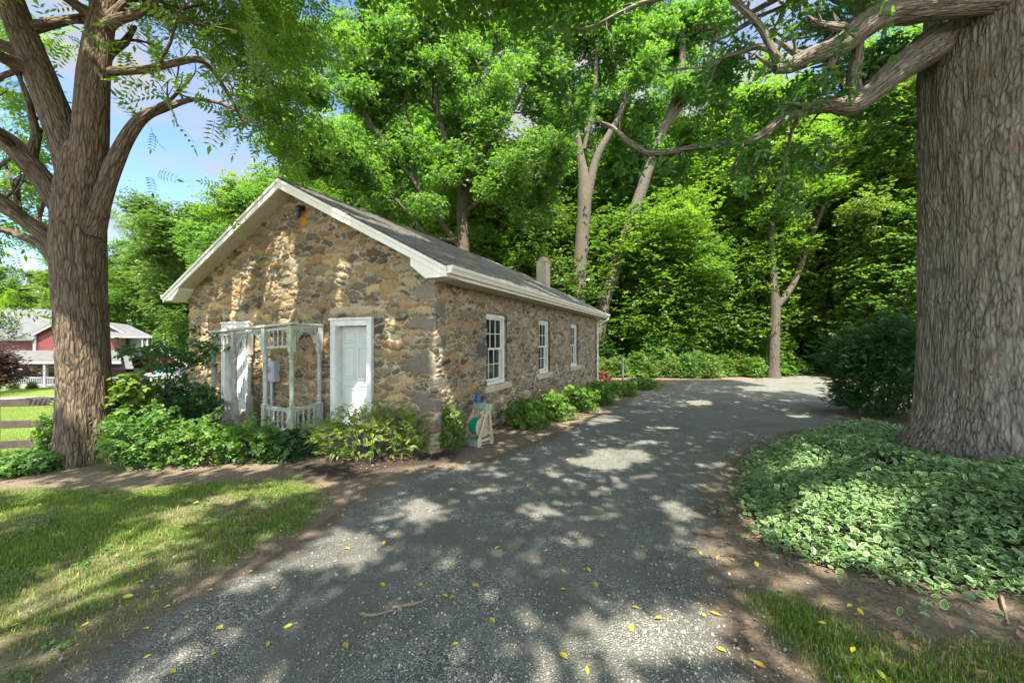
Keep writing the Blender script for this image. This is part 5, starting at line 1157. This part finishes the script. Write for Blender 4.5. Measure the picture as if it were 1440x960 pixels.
# juniper: sprays of scale leaves on bare crooked stems
def feather_t():
    V = []; F = []
    for i in range(9):
        x = .1*i; 
        for s_ in (-1, 1):
            L = .30*(1-.07*i); b = len(V); V += [(x, 0, 0), (x+L*.55, s_*L*.62, .03), (x+L, s_*L*.8, .05), (x+L*.75, s_*L*.42, .0)]; F += [(b, b+1, b+2), (b, b+2, b+3)]
    return V, F
FEA = feather_t()
shrub('juniper_shrub', G(520, 640), 1.0, .55, .74, M['leaf_juniper'], FEA, 950, .14, 'loose yellow green juniper with bare twisted stems below the right white door', seed=9, spread=.7, stems=26, stem_r=.022, shell=.55, z0=.16, barkm=M['bark_pale'])
shrub('juniper_shrub', G(592, 630), .40, .35, .42, M['leaf_juniper'], FEA, 420, .11, 'small pale juniper between the twisted juniper and the corner shrub', seed=10, spread=.7)
shrub('corner_shrub', G(632, 632), .27, .27, .74, M['leaf_light'], SPRAY2, 420, .055, 'narrow light green shrub on the house corner beside the hose reel', seed=11)
for i, (px, py, w_, h_, lb_) in enumerate([(758, 602, 0.48, 0.57, 'nearest leafy plant of the row under the long stone wall'), (792, 590, 0.55, 0.62, 'second leafy plant from the near end of the row under the long wall'), (826, 578, 0.57, 0.68, 'third leafy plant of the row under the long stone wall'), (855, 568, 0.57, 0.62, 'leafy plant at the downspout end of the stone wall row'), (885, 556, .6, .42, 'low leafy plant just past the far corner of the stone wall'), (915, 547, .7, .4, 'farthest leafy plant of the row, past the marker post')]):
    g = G(px, py); g[:2] += DU*.28; shrub('border_plant', g, w_, w_*.9, h_, M['leaf_shrub'], BROAD, 460, .078, lb_, 'plant', 'plants bordering the long wall', 20+i, up=1.1)
for i, (px, py, lb_) in enumerate([(52, 660, 'low bright plant at the left foot of the big left tree'), (14, 668, 'low green plant at the left photo edge before the fence')]):
    shrub('low_plant', G(px, py), .42, .35, .26, M['leaf_shrub'], BROAD, 260, .06, lb_, 'plant', None, 30+i)
shrub('vine_sprig', at(68, 625, 7.0)*np.array([1, 1, 0])+np.array([0, 0, -.45]), .25, .2, .8, M['leaf_shrub'], BROAD, 60, .09, 'thin leafy sprig beside the rails left of the big trunk', 'plant', None, 35)
# yew
p = G(1250, 585); shrub('yew_shrub', p, 1.35, 1.15, 2.35, M['leaf_yew'], FEA, 5200, .24, 'big dark evergreen shrub behind the old right trunk', seed=12, stems=30, stem_r=.03, shell=.45, rough=.5, spread=.45, droop=.2)
# understory at the edge of the wood
us = []
def bush_kind(seed, m, sz):
    rng = np.random.default_rng(seed); n = 900; u = rng.normal(size=(n, 3)); u /= np.linalg.norm(u, axis=1)[:, None]; u[:, 2] = np.abs(u[:, 2])
    C = u*((.3+.7*rng.random(n)**.6)*(1+.5*fbm(u*2+seed, seed, 3)))[:, None]*np.array([1.2, 1.2, 1.7]); C[:, 2] += .1
    V, Q, r = stamp(*SPRAY, C, sz*rng.uniform(.6, 1.2, n), frames(n, rng, 1.0, .45, u, .15), rng); fm = mesh_np('foliage', V, Q, m, {'rnd': r})
    b = 0; VV = []; QQ = []; KK = []
    for i in range(10):
        e = C[rng.integers(n)]; v, q, k = tube(smooth_path([(0, 0, -.1), e*np.array([.3, .3, .6]), e], 3), np.linspace(.03, .008, 7), 5); VV.append(v); QQ.append(q+b); KK.append(k); b += len(v)
    return fm, mesh_np('stems', np.vstack(VV), np.vstack(QQ), M['bark_wood'], {'bk': np.vstack(KK)}, True)
BK = [bush_kind(1, M['leaf_wood'], .20), bush_kind(2, M['leaf_light'], .17), bush_kind(3, M['leaf_maple'], .18), bush_kind(4, M['leaf_dark'], .2)]
def under(px, Y, k, sc, label, group):
    x = (px-720)/FPX*Y; r = empty('understory_shrub', (x, Y, float(zg(x, Y))), label, 'shrub', group, rg.uniform(0, 6.28)); r.scale = (sc*rg.uniform(.9, 1.3), sc*rg.uniform(.9, 1.2), sc); link('foliage', BK[k][0], r); link('stems', BK[k][1], r)
for Y, st, x0, x1, s0 in ((20.5, 24, 846, 1080, .62), (22.5, 26, 850, 1105, 1.0), (26, 30, 790, 1110, 1.3), (31, 30, 780, 1330, 1.6)):
    px = x0
    while px < x1:
        if not (1100 < px < 1165 and Y < 30): under(px+rg.uniform(-7, 7), Y+rg.uniform(-.8, .8), rg.choice([0, 1, 2, 0, 2, 3] if Y > 22 else [1, 2, 1, 0]), s0*rg.uniform(.8, 1.2), 'leafy undergrowth shrub along the woodland edge beyond the drive', 'shrubs of the woodland edge')
        px += st
for px, Y in [(1172, 26), (1190, 23.5), (1150, 31), (1215, 19.5), (1170, 29)]: under(px, Y, rg.choice([0, 2, 3]), rg.uniform(.8, 1.2), 'leafy shrub beside the far bend of the drive, left of the dark evergreen', 'shrubs by the far bend')
for px, Y in [(95, 36.6), (130, 36.5), (45, 37), (20, 36.8), (160, 37), (-8, 37), (180, 37.5), (205, 38)]: under(px, Y, rg.choice([0, 2]), rg.uniform(.22, .36), 'small rounded shrub planted along the farmhouse porch', 'shrubs along the farmhouse porch')
# far wood that reads as one mass, and low growth on its floor
rng = np.random.default_rng(77); n = 20000
x = rng.uniform(-30, 150, n); y = rng.uniform(62, 92, n); z = zg(x, y)+rng.random(n)*(10+4*fbm2(x, y, .09, 3, 2)); V, Q, r = stamp(*SPRAY, np.stack([x, y, z], 1), .75*rng.uniform(.6, 1.2, n), frames(n, rng, 1, .5), rng)
x2 = rng.uniform(-190, -50, n//2); y2 = rng.uniform(84, 120, n//2); z2 = zg(x2, y2)+rng.random(n//2)*(17+6*fbm2(x2, y2, .08, 4, 2)); V2, Q2, r2 = stamp(*SPRAY, np.stack([x2, y2, z2], 1), .9*rng.uniform(.6, 1.2, n//2), frames(n//2, rng, 1, .5), rng)
o = link('distant_woodland', merge('distant_woodland', M['leaf_wood'], [(V, Q, r), (V2, Q2, r2)])); tag(o, 'far off wood that closes the view behind the trees', 'woodland', None, 'stuff')
n = 12000; x = rng.uniform(-14, 60, n); y = rng.uniform(19.3, 46, n); k = (sdist(DRIVE, x, y) < -.5) & ~((x < 5) & (y < 21)); x, y = x[k], y[k]; C = np.stack([x, y, zg(x, y)+.05+.3*rng.random(len(x))], 1)
o = link('undergrowth', merge('undergrowth', M['leaf_shrub'], [stamp(*SPRAY2, C, .16*rng.uniform(.6, 1.3, len(C)), frames(len(C), rng, 1.2, .35), rng)])); tag(o, 'low green growth covering the woodland floor', 'undergrowth', None, 'stuff')

# ------------------------------------------------------------------ variegated ground cover bed
rng = np.random.default_rng(15)
def disc_leaf():
    ring = [(0, 0), (.16, .24), (.45, .34), (.78, .22), (1, 0), (.78, -.22), (.45, -.34), (.16, -.24)]
    V = [(.48, 0, -.05)]; 
    for x, y in ring: V.append((.48+(x-.48)*.83, y*.80, .10*abs(y)-.12*x*x))
    for x, y in ring: V.append((x, y, .16*abs(y)-.14*x*x))
    g = [(0, 1+i, 1+(i+1) % 8) for i in range(8)]; m = []
    for i in range(8): a, b_ = 1+i, 1+(i+1) % 8; m += [(a, a+8, b_+8), (a, b_+8, b_)]
    return V, g, m
DV_, DG, DM = disc_leaf()
n = 220000; x = rng.uniform(1.3, 8.5, n); y = rng.uniform(1.5, 9.5, n); dd = sdist(BED, x, y)+.28*fbm2(x, y, 1.6, 6, 3)
dens = np.maximum(sstep(-.12, .25, dd), .018*(dd > -.4))*(fbm2(x, y, 1.1, 8, 3) > -.46); k = rng.random(n) < dens*.62; x, y, dd = x[k], y[k], dd[k]
kk = np.hypot(x-6.62, y-5.15) > .95; x, y, dd = x[kk], y[kk], dd[kk]; nn = len(x)
hh = (.07+.22*sstep(0, .8, dd))*(1+.55*fbm2(x, y, 1.5, 31, 3)); z = ground_z(x, y)+hh*(.42+.58*rng.random(nn)**.7)
C = np.stack([x, y, z], 1); hd = rng.normal(size=(nn, 3)); ed = .5-sstep(0, .5, dd)
F = frames(nn, rng, 1.0, .45, hd, .15); F = (F[0], F[1]*rng.uniform(.65, 1.15, nn)[:, None], F[2]); S = .056*rng.uniform(.5, 1.3, nn); rn = rng.random(nn)
V, Q, r = stamp(DV_, DG, C, S, F, rng, rn); Q2 = (np.asarray(DM)[None]+(np.arange(nn)*17)[:, None, None]).reshape(-1, 3)
plaing = rng.random(nn) < .12; mi = np.concatenate([np.zeros(len(Q), int), np.repeat(np.where(plaing, 0, 1), len(DM))])
me = mesh_np('ground_cover', V, np.vstack([Q, Q2]), [M['ground_green'], M['ground_cream']], {'rnd': r}, False, mi)
tag(link('ground_cover', me), 'bed of cream edged green leaves around the old right trunk', 'ground cover', None, 'stuff')
# leaf litter on the bare soil
n = 5200; x = rng.uniform(-4, 8, n); y = rng.uniform(1.6, 9.5, n); b_ = sdist(BED, x, y); k = ((b_ < .25) & (b_ > -.75) & (sdist(DRIVE, x, y) < .25)) | ((sdist(MULCH, x, y) > -.3) & (rng.random(n) < .5)); x, y = x[k], y[k]
V, Q, r = stamp([(0, 0, 0), (.35, .3, .12), (1, 0, .05), (.4, -.28, .1)], [(0, 1, 2), (0, 2, 3)], np.stack([x, y, ground_z(x, y)+.012], 1), .065*rng.uniform(.5, 1.2, len(x)), frames(len(x), rng, 1.5, .35), rng)
tag(link('leaf_litter', mesh_np('leaf_litter', V, Q, M['dead_leaf'], {'rnd': r})), 'dry brown leaf litter on the soil around the beds', 'leaf litter', None, 'stuff')

# ------------------------------------------------------------------ grass and gravel
def blades(C, L, wdt, rng, lean=.55):
    n = len(C); a = rng.uniform(0, 6.28, n); d = np.stack([np.cos(a), np.sin(a), np.zeros(n)], 1); s_ = np.stack([-np.sin(a), np.cos(a), np.zeros(n)], 1)*wdt[:, None]/2
    le = lean*rng.random(n)[:, None]*1.5; up = np.array([0, 0, 1.])
    m = C+d*L[:, None]*.30*le+up*L[:, None]*.55; t_ = C+d*L[:, None]*le*1.0+up*L[:, None]*(1-.42*le)
    V = np.stack([C-s_, C+s_, m+s_*.8, m-s_*.8, t_], 1).reshape(-1, 3); i = (np.arange(n)*5)[:, None]
    return V, np.hstack([i, i+1, i+2, i+3]), np.hstack([i+3, i+2, i+4]), np.repeat(rng.random(n), 5)
def grass(name, poly, n, L0, label, seed, box, thr=-.25, pre=None):
    rng = np.random.default_rng(seed); x = rng.uniform(box[0], box[1], n); y = rng.uniform(box[2], box[3], n); d = sdist(poly, x, y)+.3*fbm2(x, y, 1.3, 11, 4)
    hn = fbm2(x, y, 1.4, 21, 4); fine = fbm2(x, y, 6, 23, 2)
    pr = sstep(-.1, .4, d)*np.clip(.55+1.2*(hn-thr)+.5*fine, 0, 1)
    if pre is not None: pr = pr*pre(x, y)
    k = rng.random(n) < pr; x, y, hn = x[k], y[k], hn[k]; C = np.stack([x, y, ground_z(x, y)], 1); L = L0*rng.uniform(.45, 1.3, len(x))*(1+.4*hn)
    V, Q, T, r = blades(C, L, .0045*rng.uniform(.7, 1.4, len(x)), rng)
    st = rng.random(len(x)) < np.clip(.16-.5*hn, .05, .55); me = mesh_np(name, V, [Q, T], [M['grass'], M['straw']], {'rnd': r}, False, np.concatenate([st, st]).astype(int))
    return tag(link(name, me), label, 'grass', None, 'stuff')
grass('lawn_grass', LAWN, 360000, .042, 'thin patchy lawn grass left of the drive', 3, (-9.5, -1.0, 1.2, 6.4), -.14)
grass('verge_grass', LAWN2, 150000, .045, 'grass patch at the lower right beside the drive', 4, (.9, 4.2, .6, 3.6), -.4)
FARL = np.array([(-9.0, 5.0), (-30, 5.0), (-30, 26), (-10.5, 26), (-9.2, 9.0)])
grass('meadow_grass', FARL, 90000, .10, 'bright sunlit lawn beyond the rail fence', 6, (-30, -9, 5, 26), -.6)
# weeds in the lawn
rng = np.random.default_rng(8); n = 2600; x = rng.uniform(-8, -1, n); y = rng.uniform(1.8, 6, n); k = (sdist(LAWN, x, y) > .05) & (fbm2(x, y, 1.9, 41, 3) > .12); x, y = x[k], y[k]
V, Q, r = stamp(*SPRAY2, np.stack([x, y, ground_z(x, y)+.03], 1), .032*rng.uniform(.6, 1.3, len(x)), frames(len(x), rng, 1.3, .25), rng)
tag(link('lawn_weeds', mesh_np('lawn_weeds', V, Q, M['leaf_shrub'], {'rnd': r})), 'small clover weeds among the lawn grass', 'weeds', None, 'stuff')
# loose stones near the viewer
n = 80000; y = 1.2+8.5*rng.random(n)**1.9; x = rng.uniform(-1, 1, n)*(1.2+y*.75); e = sdist(DRIVE, x, y)+.18*fbm2(x, y, 1.3, 11, 4)
tk = np.exp(-((e-1.05)/.33)**2); k = (e > -.6) & (rng.random(n) < np.maximum(sstep(-.15, .4, e)*np.clip(.55+1.2*fbm2(x, y, .9, 51, 3), .08, 1)*(1-.75*tk), .10)); x, y = x[k], y[k]; n = len(x); S = .0052*np.exp(rng.normal(size=n)*.38)
OC = [(1, 0, 0), (0, 1, 0), (-1, 0, 0), (0, -1, 0), (.5, .5, .62), (-.5, .4, .55), (-.35, -.55, .6), (.45, -.5, .52)]
OF = [(0, 1, 4), (1, 2, 5), (2, 3, 6), (3, 0, 7), (4, 1, 5), (5, 2, 6), (6, 3, 7), (7, 0, 4), (4, 5, 6), (4, 6, 7)]
V, Q, r = stamp(OC, OF, np.stack([x, y, ground_z(x, y)+.008], 1), S, frames(n, rng, 1.2, .5), rng)
V += rng.normal(size=V.shape)*np.repeat(S, 8)[:, None]*.16
tag(link('loose_gravel', mesh_np('loose_gravel', V, Q, M['pebble'], {'rnd': r})), 'loose blue grey gravel stones on the drive', 'gravel', None, 'stuff')

# ------------------------------------------------------------------ fallen leaves and sticks
def fallen(seed):
    r = random.Random(seed); V = []; F = []; out_ = [(0, 0), (.12, .10), (.35, .24), (.62, .22), (.85, .10), (1, 0)]
    cur = r.uniform(.1, .5); tw = r.uniform(-.3, .3)
    for i, (x, y) in enumerate(out_):
        for s_ in (-1, 0, 1): V.append((x-.5, s_*y, cur*abs(s_)*y*1.2+.35*cur*(x-.5)**2+tw*s_*y*(x-.5)+.02))
    for i in range(5):
        a = i*3
        for j in (0, 1): F.append((a+j, a+3+j, a+4+j, a+1+j))
    b = len(V); V += [(-.5, .008, .02), (-.5, -.008, .02), (-.78, 0, .08)]
    me = mesh_np('fallen_leaf', V, [np.array(F), np.array([(b, b+1, b+2)])], M['leaf_yellow'] if seed < 4 else M['leaf_ochre'], {'rnd': np.full(len(V), r.random())}, True); return me
FL = [fallen(i) for i in range(6)]; rl = random.Random(12)
LP = [(377, 908), (243, 945), (340, 645+15), (262, 870), (300, 793), (318, 760), (352, 806), (180, 842), (120, 884), (235, 855), (296, 832), (165, 785), (210, 705), (55, 713), (45, 746), (20, 886), (272, 675), (150, 700), (384, 830), (232, 895), (540, 795-30), (620, 770), (700, 812-40), (782, 745), (812, 752), (842, 753), (846, 756), (822, 803), (828, 803), (838, 824), (895, 788), (916, 796), (894, 858), (926, 874), (888, 886), (792, 927), (692, 876), (640, 908), (570, 898), (486, 912), (636, 844), (625, 842), (538, 826), (620, 716), (635, 690), (700, 702), (742, 685), (765, 690), (785, 675), (840, 672), (858, 694), (720, 778), (735, 743), (1014, 918), (1030, 790), (1064, 796), (1006, 866), (990, 868), (964, 790), (976, 768), (1210, 866), (1216, 862), (1156, 882), (1200, 920), (1240, 955), (975, 772), (985, 780), (968, 783), (1160, 856), (1195, 858)]
while len(LP) < 105:
    px, py = rl.uniform(150, 1080), 640+320*rl.random()**1.3; LP.append((px, py))
for i, (px, py) in enumerate(LP):
    p = gp(px, py); x, y = np.array([p[0]]), np.array([p[1]]); inb = sdist(BED, x, y)[0] > -.1
    if inb: continue
    dr = sdist(DRIVE, x, y)[0]; la = max(sdist(LAWN, x, y)[0], sdist(LAWN2, x, y)[0])
    lab, grp = ('small yellow fallen leaf lying on the gravel drive', 'fallen leaves on the gravel') if dr > .1 else (('small yellow fallen leaf lying in the patchy grass', 'fallen leaves on the grass') if la > 0 else ('small yellow fallen leaf lying on the bare soil edge', 'fallen leaves on the soil'))
    o = link('fallen_leaf', FL[(i*i+i//3) % 6]); tag(o, lab, 'leaf', grp); s_ = rl.uniform(.026, .07)
    o.location = (p[0], p[1], float(ground_z(x, y)[0])+(.03 if la > 0 else .016)); o.scale = (s_, s_, s_); o.rotation_euler = (rl.uniform(-.3, .3), rl.uniform(-.3, .3), rl.uniform(0, 6.28))
for (pa, lb_) in (([(512, 869), (530, 868), (552, 862)], 'short dry stick lying on the gravel in the left foreground'), ([(1408, 842), (1412, 858), (1418, 882)], 'thin dry stalk on the soil at the lower right'), ([(552, 858), (585, 852), (600, 846)], 'thin dark twig beside the dry stick on the gravel')):
    P = [gp(*q) for q in pa]; P = [np.array([q[0], q[1], float(ground_z(q[0:1], q[1:2])[0])+.018]) for q in P]
    b = MB(); b.tube(smooth_path(P, 4), np.linspace(.011, .006, 9), 6); tag(b.build('stick', M['twig'], None, smooth=True), lb_, 'stick')
print('objects', len(SC.objects), 'maple sprays', nC)
